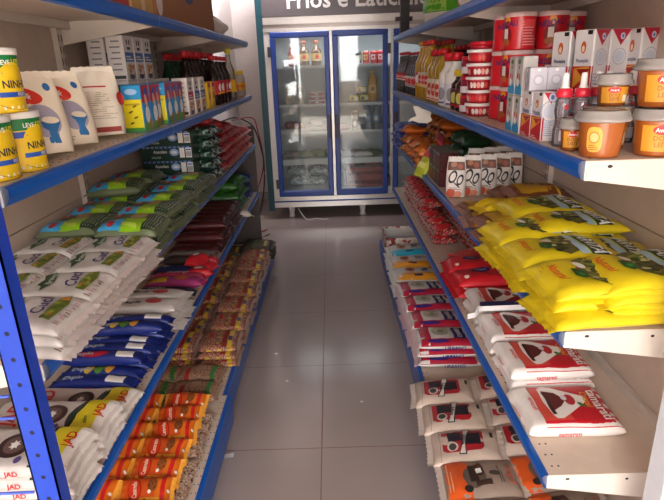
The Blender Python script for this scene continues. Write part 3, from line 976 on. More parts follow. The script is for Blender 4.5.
jd = proto('sugar_bag', 3, jad)
it = [(-.732, .985, 4, 'the stack nearest the post', 0), (-.732, 1.136, 3, 'the second stack', 0), (-.735, 1.285, 1, 'lying beside the navy packs', 0)]
bag_row('sugar_bag', jd, 'white and yellow sugar bag', 'bag', 'white and yellow sugar bags', R90, it, '', ZS[2], .0295, .003)

def tube_pack(basehex, fn, w=.047, l=.25, h=.037, seed=1, endhex=None):
    return bag(w, l, h, seed, film(basehex), fn, .014, 4, .0025, film(endhex or basehex)).mesh('biscuit_pack')
NV = '#1a2b78'
def nav(kind):
    def d(b, T, B):
        b.rect(T, -.018, -.10, .014, -.045, W_, .0014, 8, 6) if kind != 1 else None
        if kind == 1:
            for k, c in enumerate(('#d99a2b', '#58912f', '#d7b02f')): b.ell(T, 0, -.03 + k * .034, .02, .016, mat(c, .4), .0014, 12)
        if kind == 2: b.ell(T, 0, .03, .018, .05, mat('#c9203a', .4), .0014, 14)
        b.text(T, 'Duplo', 0, .06, .018, mat('#c9d6ee', .4), .002, -R90)
    return d
nv = [tube_pack(NV, nav(k), seed=100 + k) for k in range(3)]
pos = [(-.735, 1.392, 0), (-.73, 1.442, 0), (-.72, 1.492, 0), (-.725, 1.542, 0), (-.715, 1.592, 0), (-.715, 1.642, 0), (-.715, 1.692, 0),
       (-.73, 1.47, 1), (-.715, 1.52, 1), (-.72, 1.57, 1), (-.705, 1.62, 1), (-.705, 1.672, 1), (-.70, 1.60, 2), (-.695, 1.652, 2)]
cnt = {0: 0, 1: 0, 2: 0}
for i, (x, y, l) in enumerate(pos):
    o = one('biscuit_pack', nv[(0, 1, 2, 0, 0, 1, 0, 2, 0, 0, 0, 1, 1, 0)[i]], f'navy blue biscuit pack, {["bottom", "middle", "top"][l]} layer, {ORD[cnt[l]]} from the camera', 'packet',
            (x, y, ZS[2] + l * .037), (0, 0, R90 + rnd.uniform(-.06, .06)), 'navy blue biscuit packs')
    cnt[l] += 1
wp = [bag(.10, .27, .036, 120 + k, film('#ded8d2'), lambda b, T, B: (b.text(T, 'Maria', 0, .03, .022, mat('#3c3236', .4), .003, -R90), b.rect(T, -.05, .07, .05, .12, film('#8a7d78'), .0015), b.ell(T, 0, -.05, .02, .03, mat('#c94b50', .4), .002)), .03, 5, .005).mesh('cracker_pack') for k in range(2)]
for i, y in enumerate((1.785, 1.875)):
    for k in range(3):
        one('cracker_pack', wp[(i + k) % 2], f'white cracker pack, {layer_word(k, 3)} in the {["near", "far"][i]} stack behind navy packs', 'packet', (-.715, y, ZS[2] + k * .034), (0, 0, R90 + rnd.uniform(-.05, .05)), 'white cracker packs')
def single(x, y, hexc, endhex, lab, fn=None, w=.06, l=.24, h=.045, z=0, yaw=0, seed=1):
    one('biscuit_pack', tube_pack(hexc, fn, w, l, h, seed, endhex), lab, 'packet', (x, y, ZS[2] + z), (0, 0, R90 + yaw))
tx = lambda wd_, hx, o=0: (lambda b, T, B: b.text(T, wd_, 0, o, .02, mat(hx, .4), .002, -R90))
single(-.715, 1.965, '#8c8a4a', '#c3cf6a', 'olive green biscuit pack with lime end on the lower left shelf', tx('Cookie', '#2d2a24'), seed=131)
single(-.715, 2.055, '#16223f', '#0f1830', 'dark blue wafer pack with white lettering', tx('Wafer', '#b8c4d8', .03), .065, seed=132)
single(-.70, 2.165, '#b03a7a', '#d2337a', 'pink and yellow biscuit pack between blue and red packs', lambda b, T, B: (b.rect(T, -.026, .03, .026, .11, film('#d9a92c'), .0015), b.ell(T, 0, -.03, .018, .03, mat('#e07a3c', .4), .002)), seed=133)
single(-.705, 2.235, '#a32a4a', '#c42f57', 'crimson biscuit pack squeezed next to the pink one', tx('Morango', '#e8c7cf'), .05, seed=134)
single(-.715, 2.315, '#1c2250', '#c21f2e', 'navy and red biscuit pack beside the glossy red pile', tx('Bis', '#d5d8ea', .06), seed=135)
for i, (x, y, z, a) in enumerate(((-.62, 2.27, 0, .4), (-.615, 2.36, 0, -.3), (-.64, 2.335, .04, 1.2), (-.62, 2.43, 0, .2))):
    single(x, y, '#c0202c', '#d8303a', ['glossy red sweet pack, nearest of the red pile', 'glossy red sweet pack in the middle of the red pile', 'glossy red sweet pack on top of the red pile', 'glossy red sweet pack, farthest of the red pile'][i],
           lambda b, T, B: b.ell(T, 0, 0, .012, .02, W_, .002), .07, .10, .05, z, a, 140 + i)
single(-.72, 2.46, '#3a2c2c', '#2a2020', 'black and grey biscuit pack behind the red pile', tx('Choco', '#9a8f8c'), seed=150)
single(-.72, 2.53, '#8d817c', '#6d5f5c', 'greyish biscuit pack next to the dark red stacks', tx('Leite', '#3a2f2f'), seed=151)
def dred(seed):
    def d(b, T, B):
        b.text(T, 'Cream', 0, .05, .022, mat('#a58e88', .5), .003, -R90); b.rect(T, -.012, -.07, -.006, .0, mat('#a08a84', .5), .002, 2, 4)
        b.rect(T, .01, -.09, .015, .1, mat('#7a2a26', .4), .002, 2, 4)
    return bag(.088, .26, .042, seed + 160, film('#4d1618'), d, .014, 6, .003)
dr = proto('cracker_packet', 3, dred)
it = [(-.715, 2.62 + i * .09, n, f'the {ORD[i]} stack from the camera', 0) for i, n in enumerate((1, 2, 3, 3, 3, 3, 3, 3))]
bag_row('cracker_packet', dr, 'dark red cracker packet', 'packet', 'dark red cracker packets', R90, it, '', ZS[2], .04, .005)
GP = film('#2e6a22')
gb_ = [bag(.17, .22, .07, 180 + k, GP, lambda b, T, B: (b.ell(T, .03, .04, .03, .02, mat('#7a4a2a', .5), .004), b.ell(T, -.04, 0, .03, .016, mat('#58a03a', .4), .004)), .02, 4, .01).mesh('green_bag') for k in range(2)]
it = [(-.72, 3.43, 3, 'the near stack', .1), (-.72, 3.61, 3, 'the far stack', -.1)]
bag_row('herb_bag', gb_, 'bright green bag beyond the dark red packets', 'bag', 'bright green bags', R90, it, '', ZS[2] + .008, .07, .006, .03)
one('sugar_sachet', bag(.07, .12, .04, 190, film('#d8cbbf'), None, .02, 4, .008).mesh('sugar_sachet'), 'small crumpled white sachet leaning against the bright green bags', 'packet', (-.60, 3.33, ZS[2]), (.25, 0, R90 + .5))
bl = [bag(.10, .25, .06, 195 + k, film('#20307e'), None, .02, 4, .008).mesh('blue_bag') for k in range(2)]
it = [(-.735, 3.80 + i * .11, 3, f'the {["near", "far"][i]} stack at the shelf end', 0) for i in range(2)]
bag_row('blue_bag', bl, 'deep blue bag', 'bag', 'deep blue bags', R90, it, '', ZS[2], .055, .006)

# ---------------------------------------------------------------- left, base shelf
BEAN = speck('bean_grain', ['#8a4a3c', '#a8644f', '#6e372f', '#b98a70', '#93503f', '#c7a085'], 190)
PALE = speck('pale_bean', ['#b89a84', '#a07c66', '#cbb39c', '#6b3f30', '#b08f78', '#d5c4b0'], 150)
BRN = speck('brown_rice', ['#8f6a52', '#a88068', '#7d5643', '#b59178'], 240)
pb = [bag(.27, .32, .034, 200 + k, PALE, None, .02, 6, .004).mesh('bean_sack') for k in range(2)]
for i, y in enumerate((1.14, 1.42, 1.69)):
    one('bean_sack', pb[i % 2], f'flat clear sack of speckled beans under the orange biscuits, {ORD[i]} from the camera', 'bag', (-.675, y, ZS[1]), (0, 0, R90), 'flat sacks of speckled beans')
OR = film('#dc6f18')
def cook(seed):
    def d(b, T, B):
        b.rect(T, -.042, -.04, .048, .078, film('#d2541a'), .0012, 6, 6); b.rect(T, -.05, -.06, -.022, .075, film('#f0a52a'), .0018, 5, 5)
        b.rect(T, -.05, -.072, .05, -.058, mat('#c81f1f', .35, 0, .2), .0022, 6, 2)
        b.ell(T, .004, .03, .040, .024, mat('#b3200f', .4), .0026, 18, .15); b.ell(T, .004, .03, .036, .020, mat('#d63a1a', .4), .0032, 18, .15)
        b.text(T, 'Casaredo', .004, .03, .016, mat('#f5dfc0', .4), .0042, .12, .62)
        b.ell(T, .018, -.03, .022, .017, mat('#8a4a1e', .5), .0028, 16)
        for k in range(5): b.ell(T, .008 + .006 * k, -.03 + .01 * ((k * 2) % 3 - 1), .003, .003, mat('#4a240f', .5), .0036, 8, 0, 1)
        b.rect(T, -.046, -.035, -.03, .02, W_, .003, 3, 3) if seed == 2 else None; b.ell(T, -.006, -.022, .007, .006, W_, .0042, 8); b.ell(T, -.03, -.01, .004, .006, mat('#b5541a', .4), .003, 8)
        b.ell(T, .0, -.083, .006, .004, W_, .003, 8)
    return bag(.108, .155, .046, seed + 220, OR, d, .014, 3.6, .004, film('#eaa23a'), ds=(1.02, .9))
ck = proto('cookie_pack', 4, cook)
ys = (1.24, 1.335, 1.43, 1.53, 1.625, 1.715, 1.80)
for i, y in enumerate(ys):
    one('cookie_pack', ck[i % 4], f'orange cookie pack, {ORD[i]} from the camera in the row by the aisle', 'packet', (-.612 + rnd.uniform(-.006, .006), y, ZS[1] + .052), (rnd.uniform(-.04, .06), -.36, R90 + rnd.uniform(-.08, .08)), 'orange cookie packs')
    one('cookie_pack', ck[(i + 2) % 4], f'orange cookie pack, {ORD[i]} from the camera in the row against the back', 'packet', (-.785 + rnd.uniform(-.006, .006), y, ZS[1] + .052), (rnd.uniform(-.04, .06), -.36, R90 + rnd.uniform(-.08, .08)), 'orange cookie packs')
def bread(seed):
    def d(b, T, B):
        b.rect(T, -.06, -.08, .06, -.062, film('#2f7a34'), .002, 8, 2); b.rect(T, -.06, .03, .0, .05, film('#a8302c'), .002, 4, 2)
        b.ell(T, .02, -.01, .03, .02, mat('#b08a70', .3), .002)
    return bag(.125, .2, .06, seed + 240, BRN, d, .014, 3.5, .005, film('#a08672'))
bd = proto('flour_loaf_bag', 2, bread)
it = []
for i, y in enumerate((1.945, 2.08)):
    it += [(-.62, y, 1, f'{ORD[i]} from the camera, aisle side', 0), (-.80, y, 1, f'{ORD[i]} from the camera, rear side', 0)]
bag_row('brown_sugar_bag', bd, 'clear brown bag with green stripe', 'bag', 'clear brown bags with green stripe', R90, it, '', ZS[1], .05)
def bean(seed):
    def d(b, T, B):
        b.rect(T, .005, -.075, .07, -.052, mat('#d0b02c', .4, 0, .2), .0018, 4, 2); b.rect(T, -.09, -.075, -.04, -.052, mat('#d0b02c', .4, 0, .2), .0018, 4, 2)
        b.rect(T, -.035, -.073, .003, -.054, mat('#3b4664', .4), .002, 4, 2)
        b.rect(T, -.085, -.045, .085, -.02, film('#9c2f2a'), .0014, 8, 3)
        b.ell(T, .02, .05, .03, .012, mat('#a8352c', .4), .0018)
        for k in range(3): b.ell(T, -.06 + k * .06, .0, .012, .008, mat('#c9a52c', .4), .002, 10)
        for k in (-1, 1):
            for q in range(3):
                u = k * .0915; b.rect(lambda a, c, off=0: (k * (.094 + off), a, c), -.07 + q * .05, .014, -.05 + q * .05, .024, mat('#d0b02c', .4), .001, 1, 1)
    return bag(.19, .172, .0375, seed + 250, BEAN, d, .014, 5, .004, film('#a98878'), ds=(1, .86))
bn = proto('bean_bag', 4, bean)
it = []
for i, y in enumerate((2.265, 2.47, 2.675, 2.88, 3.085, 3.29, 3.495)):
    it += [(-.555, y, 3, f'the {ORD[i]} stack by the aisle', 0), (-.76, y, 2 if i else 3, f'the {ORD[i]} stack at the back', 0)]
bag_row('bean_bag', bn, 'red-brown bean bag with yellow labels', 'bag', 'red-brown bean bags', R90, it, '', ZS[1], .038, .006)
dkb = bag(.19, .2, .042, 270, speck('dark_bean', ['#3a3026', '#4d4030', '#2a241d', '#6a5a44'], 190), lambda b, T, B: (b.rect(T, -.08, -.07, .02, -.05, mat('#b9a23a', .4), .002), b.rect(T, -.09, .0, .09, .03, film('#4a5a34'), .002)), .022).mesh('bean_bag')
it = [(-.555, 3.70, 3, 'the last stack by the aisle', 0), (-.76, 3.70, 2, 'the last stack at the back', 0)]
bag_row('bean_bag', [dkb], 'dark black bean bag', 'bag', 'dark bean bags', R90, it, '', ZS[1], .038)

# ---------------------------------------------------------------- left, top shelf
b = MB(); b.bbox(-.15, .15, -.5, .5, 0, .3, mat('#a0693f', .7, bump=.1), .004)
t = empty('cardboard_box', 'long brown cardboard box with white oval label on the left top shelf', 'box', (-.742, 2.53, ZS[5]))
part('box', b, t)
b = MB(); S = face((0, -.5, 0), (1, 0, 0), (0, 0, 1), (0, -1, 0)); S2 = face((.15, 0, 0), (0, 1, 0), (0, 0, 1), (1, 0, 0))
b.ell(S2, -.455, .055, .038, .05, mat('#e8dcd8', .5), .001, 22); part('oval_label', b, t, 'pale oval label')
b = MB(); b.ell(S2, -.02, .13, .10, .045, mat('#2b2f66', .5), .001, 24); part('printed_mark', b, t, 'dark blue printed oval')
b = MB(); b.bbox(-.15, .15, -.11, .11, 0, .3, mat('#c29a5c', .7), .004); b.rect(face((.15, 0, 0), (0, 1, 0), (0, 0, 1), (1, 0, 0)), -.02, .002, .02, .298, mat('#d3b988', .4), .001)
one('cardboard_box', b.mesh('cardboard_box'), 'smaller tan cardboard box beside the long brown one', 'box', (-.745, 1.90, ZS[5]))
b = MB(); b.bbox(-.15, .15, -.14, .14, 0, .26, mat('#b5321f', .5), .004); b.rect(face((.15, 0, 0), (0, 1, 0), (0, 0, 1), (1, 0, 0)), -.12, .05, .1, .2, mat('#7a1c18', .5), .001)
one('carton', b.mesh('carton'), 'red carton at the near end of the left top shelf boxes', 'box', (-.745, 1.63, ZS[5]))
WB = mat('#d9cfc6', .35, 0, .2, .6, 30)
pb_ = pouch(.30, .17, .2, WB, lambda b, f, g: None, 12, crease=.03).mesh('plastic_bag')
one('plastic_bag', pb_, 'crumpled white plastic bag at the far end of the left top shelf', 'bag', (-.70, 3.36, ZS[5]), (0, 0, R90))
# ================================================================== right shelving
RF = -PI / 2      # front turned to face the aisle (-x)
RX = .456
# ---------------------------------------------------------------- bottles on the upper right shelf
def right_things(name, p, pts, desc, cat, group, z=ZS[4], rot=0):
    for (x, y, w_) in pts:
        copies(name, p, f'{desc}, {w_}', cat, (x, y, z), (0, 0, rot + rnd.uniform(-.2, .2)), group)
PHI = PI * 1.2
cola = bottle_parts(.036, .25, DARK, mat('#b81a20', .35), mat('#8c1f24', .5), .012, .018, .52, (.3, .5), lab_text('Cola', RED, W_), PHI, .05)
soy = bottle_parts(.033, .24, mat('#1a120c', .1, 0, .6), mat('#a5161c', .35), mat('#d8cfc4', .5), .012, .016, .5, (.2, .45), lab_text('', RED, GREY), PHI)
oil = bottle_parts(.04, .285, GOLD, mat('#c8352a', .35), mat('#c9bfa4', .5), .016, .022, .62, (.22, .47), lab_text('Soya', RED, YEL), PHI, .06)
oily = bottle_parts(.04, .285, GOLD, mat('#d89a20', .35), mat('#c03a30', .5), .016, .022, .62, (.22, .47), lab_text('Soya', W_, YEL), PHI, .06)
oils = bottle_parts(.042, .235, mat('#a8842c', .08, 0, .7), mat('#c0161e', .35), mat('#d9cdb8', .5), .022, .026, .66, (.06, .46), lab_text('100', mat('#c03a20', .4), RED), PHI, .04)
jug = bottle_parts(.046, .215, mat('#e9e4de', .4), mat('#cf1b26', .35), mat('#d8d4dc', .5), .024, .03, .62, (.05, .45), lab_text('', GREY, NAVY), PHI, 0, 1.1)
sau = bottle_parts(.034, .15, mat('#3a1410', .12, 0, .6), mat('#e8c21e', .35), mat('#54242c', .5), .018, .022, .66, (.1, .55), lab_text('', mat('#b8b05a', .5), RED), PHI, 0, 1.3)
w_of = lambda n, row: [f'{ORD[i]} from the fridge in the {row}' for i in range(n)]
def rowpts(x, y0, dy, n, row): return [(x, y0 + dy * i, f'{ORD[i]} from the fridge in the {row}') for i in range(n)]
right_things('cola_bottle', cola, rowpts(.505, 3.94, -.085, 5, 'front row'), 'dark cola bottle with red cap', 'bottle', 'dark cola bottles')
right_things('soy_sauce_bottle', soy, rowpts(.505, 3.50, -.08, 5, 'front row'), 'slim dark sauce bottle with pale label', 'bottle', 'slim dark sauce bottles')
right_things('oil_bottle', oily, [(.51, 3.085, 'nearest the dark sauce bottles')], 'tall golden oil bottle with yellow cap', 'bottle', None)
right_things('oil_bottle', oil, rowpts(.51, 2.985, -.095, 3, 'front row'), 'tall golden oil bottle with red cap', 'bottle', 'tall golden oil bottles')
right_things('oil_bottle', oils, rowpts(.51, 2.69, -.095, 3, 'front row'), 'short golden oil bottle with wide red cap', 'bottle', 'short golden oil bottles')
right_things('cola_bottle', cola, rowpts(.61, 3.9, -.09, 8, 'second row'), 'dark cola bottle with red cap', 'bottle', 'dark cola bottles')
right_things('oil_bottle', oil, rowpts(.61, 3.15, -.1, 4, 'second row'), 'tall golden oil bottle with red cap', 'bottle', 'tall golden oil bottles')
right_things('cola_bottle', cola, rowpts(.62, 2.72, -.095, 8, 'row behind the jugs'), 'dark cola bottle with red cap', 'bottle', 'dark cola bottles')
right_things('cola_bottle', cola, rowpts(.72, 3.3, -.1, 13, 'back row'), 'dark cola bottle with red cap', 'bottle', 'dark cola bottles')
right_things('milk_jug', jug, [(.512, 2.385, 'front row'), (.515, 2.28, 'behind the dark bottle with yellow cap')], 'white plastic jug with red cap', 'bottle', 'white plastic jugs')
right_things('sauce_bottle', sau, [(.504, 2.165, 'next to the white jugs'), (.504, 2.09, 'next to the red pot')], 'short dark sauce bottle with yellow cap', 'bottle', 'short dark sauce bottles')
# red pot and stack of tubs
def tub_mesh(seed):
    b = MB(); b.lathe([(.047, 0), (.054, .036), (.054, .038)], mat('#b3202e', .4), 28)
    def S(u, v, off=0):
        r = .047 + .007 * v / .036 + off; a = PHI + u / .05; return (r * math.cos(a), r * math.sin(a), v)
    for k in range(13):
        rr = random.Random(seed * 20 + k); u = -.09 + k * .0145
        b.ell(S, u, .017, .007, .011, mat(rr.choice(['#e2574a', '#f09a8a', '#7c1526', '#e9d9d2', '#d8323a']), .4), .0008, 10)
    return b.mesh('tub')
def tub_lid():
    b = MB(); b.lathe([(.055, .036), (.058, .037), (.058, .046), (.052, .0475), (.05, .046)], mat('#ece6e2', .4), 28); return b.mesh('lid')
TM, TLd = tub_mesh(1), tub_lid()
for me_ in (TM, TLd):
    for v_ in me_.vertices: v_.co.x *= .88; v_.co.y *= .88; v_.co.z *= .9
for k in range(5):
    copies('margarine_tub', [('tub', TM), ('lid', TLd, 'white lid')], f'red tub with white lid, {layer_word(k, 5)} of the stack beside the red tins', 'tub', (.519, 1.925, ZS[4] + k * .0432), (0, 0, rnd.uniform(-1, 1)), 'stacked red tubs')
b = MB(); b.lathe([(.036, 0), (.040, .012)], mat('#b01c2a', .4), 24); l = MB(); l.lathe([(.042, .012), (.042, .022), (.04, .024)], mat('#c9152a', .35), 24)
copies('margarine_tub', [('tub', b.mesh('tub')), ('lid', l.mesh('lid'))], 'small red-lidded tub on top of the tub stack', 'tub', (.519, 1.925, ZS[4] + .2162))
for k in range(3):
    b = MB(); b.lathe([(.03, 0), (.036, .04), (.036, .052)], mat('#8c1c34', .4), 20); b.rect(drum(.0365, PHI), -.04, .008, .04, .03, mat('#d8cdd4', .5), .001, 10, 1)
    copies('jam_pot', [('pot', b.mesh('pot')), ('lid', tin_lid(.035, .064, mat('#c2182a', .35)).mesh('lid'))], f'crimson jam pot with red lid, {layer_word(k, 3)} of three beside dark sauce bottles', 'pot', (.507, 2.01, ZS[4] + k * .0655), (0, 0, 0), 'crimson jam pots')

# red cocoa tins
NR = mat('#cf1a26', .3, 0, .35)
def cocoa(b, S, r, h):
    b.text(S, 'NESCAU', 0, h * .70, .016, mat('#1f2a6b', .4), .0012, .08, .85, .15)
    b.blob(S, .004, h * .86, [(-.012, -.012), (-.006, .004), (0, .016), (.006, .004), (.012, -.012)], mat('#f09a2a', .4), .0008, 3)
    b.ell(S, 0, h * .38, .021, .026, mat('#8a1420', .4), .0007, 18); b.rect(S, -.008, h * .30, .008, h * .58, mat('#e9d9d0', .5), .0011, 3, 2)
    b.ell(S, .0, h * .22, .016, .010, mat('#b5622c', .4), .0013, 14)
    for k in (-1, 1):
        b.lines(S, k * .075 - .024, h * .12, k * .075 + .024, h * .8, 9, mat('#ea9a9c', .5), .45, .0008, 4)
        b.rect(S, k * .075 - .02, h * .62, k * .075 + .02, h * .8, mat('#e6484e', .4), .001, 6, 1)
    b.rect(S, .11, h * .1, .14, h * .35, W_, .0009, 4, 1)
NB = tin_body(.0455, .1015, NR, cocoa, 0).mesh('tin'); NL = tin_lid(.0455, .1015, mat('#d8b9b6', .35)).mesh('lid')
lev = ['bottom', 'middle', 'top']
for k in range(3):
    for i, (x, y, w_) in enumerate(((.565, 1.70, 'front left'), (.66, 1.70, 'second'), (.735, 1.76, 'third')) + (((.562, 1.796, 'rear left'),))):
        copies('cocoa_tin', [('tin', NB), ('lid', NL, 'pale metal rim')], f'red cocoa tin, {lev[k]} level, {w_} of the block of tins', 'tin', (x, y, ZS[4] + k * .1028), (0, 0, -PI * .62 + (-.9 if i == 0 else (-.05 if i == 1 else .15))), 'red cocoa tins')

# cartons
def yog(b, f, l, r, t, w, d, h):
    q = w / 2 - .001
    b.rect(f, -q, .002, q, h * .2, mat('#2a93c8', .4), .0006, 1, 1); b.blob(f, 0, h * .2, [(-q, 0), (0, .018), (q, 0)], mat('#2a93c8', .4), .0007, 1)
    b.ell(f, -.003, h * .38, .010, .014, mat('#f2f0ee', .4), .0012, 12); b.ell(f, -.006, h * .5, .005, .007, mat('#c6202c', .4), .0016, 10); b.ell(f, .006, h * .47, .004, .008, mat('#c6202c', .4), .0016, 10)
    b.ell(f, 0, h * .86, .010, .006, mat('#3b6a2c', .4), .001, 10); b.ell(f, 0, h * .72, .006, .005, GREY, .001, 8)
YC = carton(.052, .036, .093, mat('#c4bfbb', .4, 0, .2), yog)
def pira(b, f, l, r, t, w, d, h):
    if h > .2:
        b.rect(f, -w / 2 + .001, .002, w / 2 - .001, h - .17, mat('#c81a26', .35, 0, .2), .0006, 1, 1)
        sh, h = h - .17, .17
        up = lambda S: (lambda u, v, off=0: S(u, v + sh, off))
        f, l, r = up(f), up(l), up(r)
    q = w / 2 - .001
    b.rect(f, -q, .002, q, h * .50, mat('#c81a26', .35, 0, .2), .0006, 1, 1)
    b.blob(f, -q * .1, h * .34, [(-q * .7, -h * .15), (-q * .7, h * .13), (q * .9, h * .16), (q * .9, h * .06)], mat('#e8a13a', .4), .0012, 2)
    b.blob(f, q * .1, h * .46, [(-q * .6, 0), (q * .8, 0), (q * .1, -h * .12)], mat('#a31620', .4), .0017, 2)
    b.ell(f, 0, h * .76, w * .13, h * .085, mat('#d0602e', .4), .001, 16); b.ell(f, 0, h * .74, w * .07, h * .045, mat('#f4d9b8', .4), .0015, 12)
    b.text(f, 'Piracanjuba', 0, h * .58, w * .155, mat('#27306f', .4), .001, 0, .62)
    b.lines(f, -q * .8, h * .04, q * .5, h * .12, 2, W_, .35, .0013)
    b.rect(f, q * .3, h * .93, q * .8, h * .985, BLK, .001, 1, 1)
    for s_ in (l, r):
        e = d / 2 - .001
        b.blob(s_, 0, h - .001, [(-e, 0), (e, 0), (0, -h * .22)], mat('#c2203c', .4), .0007, 1)
        b.ell(s_, e * .1, h * .9, w * .12, w * .14, mat('#d9dff0', .4), .0015, 14); b.ell(s_, e * .1, h * .9, w * .06, w * .08, mat('#5f79b8', .4), .002, 12)
        n = 26
        for k in range(n):
            a = 2 * PI * k / n; R = w * .33
            b.ell(s_, R * math.cos(a), h * .62 + R * math.sin(a), w * .03, w * .03, mat('#9aa5c6', .4), .001, 5, 0, 1)
        b.ell(s_, 0, h * .62, w * .24, w * .24, mat('#cfd3df', .4), .001, 16)
        b.lines(s_, -e * .8, h * .12, e * .7, h * .42, 7, mat('#a3abc8', .5), .4, .001, 2)
        b.rect(s_, -e, .002, -e + .004, h * .5, mat('#c2203c', .4), .0008, 1, 1)
PW = mat('#e8e3e2', .4, 0, .2)
PS = carton(.066, .036, .108, PW, pira); PL = carton(.056, .058, .243, PW, pira, b_=.003)
def cart(name, m, x, y, z, lab, grp, yaw=0):
    one(name, m, lab, 'carton', (x, y, z), (0, 0, RF + yaw), grp)
for k in range(2):
    for i, y in enumerate((1.455, 1.40)):
        cart('yogurt_carton', YC, .472, y, ZS[4] + k * .0935, f'small grey and blue cherry carton, {["lower", "upper"][k]} level, {["nearer the tubs", "nearer the camera"][i]}', 'small cherry cartons')
for i, y in enumerate((1.335, 1.266)):
    cart('milk_carton', PS, .474, y, ZS[4], f'small white and red milk carton at the shelf edge, {["left", "right"][i]} of the pair', 'small milk cartons at the shelf edge')
SV = mat('#c9c6d0', .3, .25, .2)
def silver(b, f, l, r, t, w, d, h):
    for s_ in (f, l, r):
        b.ell(s_, 0, h * .45, w * .3, w * .3, mat('#b5b3c0', .3), .0008, 18); b.ell(s_, 0, h * .45, w * .2, w * .2, mat('#d6d4de', .3), .0012, 16)
        b.ell(s_, 0, h * .88, w * .1, w * .08, W_, .0008, 10)
SC = carton(.040, .036, .052, SV, silver)
for i, (x, y) in enumerate(((.482, 1.325), (.523, 1.325))):
    one('foil_carton', SC, f'small silver carton on top of the small milk cartons, {["left", "right"][i]} one', 'carton', (x, y - .03, ZS[4] + .109), (0, 0, -.05), 'small silver cartons')
for i, (x, y) in enumerate(((.60, 1.475), (.63, 1.41))):
    cart('milk_carton', PL, x, y, ZS[4], f'tall white and red milk carton, {["left", "right"][i]} of the pair showing an orange cake', 'tall milk cartons', .5)
for i, (x, y) in enumerate(((.71, 1.44), (.775, 1.42))):
    cart('milk_carton', PL, x - .02, y, ZS[4], f'tall white and red milk carton, {["middle", "rightmost"][i]} of those showing the plain side', 'tall milk cartons', .25)
for i, (x, y) in enumerate(((.60, 1.60), (.70, 1.56))):
    cart('milk_carton', PS, x - .03, y - .44, ZS[4], f'small white milk carton behind the feeding bottles, {["left", "right"][i]} one', 'small cartons behind the feeding bottles', .2)

# feeding bottles
FS = .76
BC = clear('bottle_clear', '#e6e3ea', .16)
b = MB(); b.lathe([(.021, 0), (.0225, .004), (.0225, .035), (.019, .045), (.0195, .06), (.0225, .072), (.021, .095), (.016, .102)], BC, 20); S = drum(.0226, -PI / 2)
b.rect(S, -.012, .012, .012, .034, mat('#d9d3e4', .4), .001); b.ell(S, 0, .082, .007, .006, mat('#b3313f', .4), .001, 10); fb1 = b.mesh('bottle')
b = MB(); b.lathe([(.0195, .101), (.0215, .103), (.0205, .117), (.016, .119)], mat('#d8253c', .3, 0, .3), 20); fb2 = b.mesh('collar')
b = MB(); b.lathe([(.014, .1185), (.0095, .124), (.0085, .14), (.008, .147), (.005, .15)], mat('#f2efea', .3), 16); fb3 = b.mesh('teat_cap')
for me_ in (fb1, fb2, fb3):
    for v_ in me_.vertices: v_.co.x *= FS; v_.co.y *= FS
for (x, y, w_) in ((.491, 1.165, 'leftmost of the group'), (.529, 1.165, 'second from the left'), (.567, 1.18, 'third from the left'), (.60, 1.205, 'half hidden behind the others'), (.640, 1.185, 'rightmost, behind the brown pots')):
    copies('feeding_bottle', [('bottle', fb1), ('collar', fb2, 'red screw collar'), ('teat_cap', fb3, 'white teat cap')], f'clear feeding bottle with red collar, {w_}', 'bottle', (x, y, ZS[4]), (0, 0, rnd.uniform(-.2, .3)), 'clear feeding bottles')

# pots of caramel spread
CAR = mat('#8a4a22', .25, 0, .5); CARL = mat('#a85a24', .25, 0, .5)
LIDC = clear('clear_lid', '#e6e0da', .38, .12)
LBL = mat('#dd9a2c', .45)
def pot(r, h, body, phi, oval):
    b = MB(); R = lambda v: r * (.86 + .14 * min(1, v / h)); 
    b.lathe([(r * .84, 0), (r * .87, .004), (r * .93, h * .5), (r * .985, h - .006), (r, h)], body, 36)
    S = lambda u, v, off=0: ((r * (.875 + .11 * v / h) + off) * math.cos(phi + u / r), (r * (.875 + .11 * v / h) + off) * math.sin(phi + u / r), v)
    l = MB()
    if oval:
        ring = []
        for i in range(28):
            a = 2 * PI * i / 28; x = math.cos(a); y = math.sin(a); ring.append((.36 * r * math.copysign(abs(x) ** .6, x), .34 * h * math.copysign(abs(y) ** .6, y)))
        l.blob(S, 0, h * .5, ring, mat('#e3ad45', .45), .0009); l.ell(S, 0, h * .56, r * .24, h * .16, mat('#b86a20', .5), .0013); l.ell(S, 0, h * .56, r * .2, h * .13, mat('#eac27a', .45), .0017)
        l.lines(S, -r * .24, h * .22, r * .24, h * .38, 3, mat('#a8641e', .5), .4, .0014)
    else:
        l.rect(S, -r * 1.0, h * .14, r * 1.0, h * .84, LBL, .0009, 16, 3)
        l.ell(S, -r * .1, h * .72, r * .42, h * .13, mat('#cf1f24', .4), .0015, 22); l.text(S, 'Avaré', -r * .1, h * .72, h * .11, W_, .0022)
        l.text(S, 'DOCE', -r * .05, h * .50, h * .13, mat('#a8621a', .5), .0015); l.text(S, 'LEITE', -r * .05, h * .33, h * .13, mat('#a8621a', .5), .0015)
        l.rect(S, r * .5, h * .2, r * .85, h * .5, mat('#f0e3cb', .5), .0015, 4, 2)
    d = MB(); d.lathe([(r * 1.02, h - .004), (r * 1.26, h - .002), (r * 1.27, h + .003), (r * 1.15, h + .008), (r * 1.12, h + .016), (r * 1.1, h + .018), (r * 1.02, h + .014)], LIDC, 36)
    return [('pot', b.mesh('pot')), ('lid', d.mesh('lid'), 'clear plastic lid'), ('label', l.mesh('label'))]
BIGO = pot(.0405, .068, CARL, -2.3, True); BIGL = pot(.0405, .068, CARL, -1.75, False); SML = pot(.0215, .046, CAR, -1.75, False); SMA = pot(.0285, .042, CAR, -1.8, False)
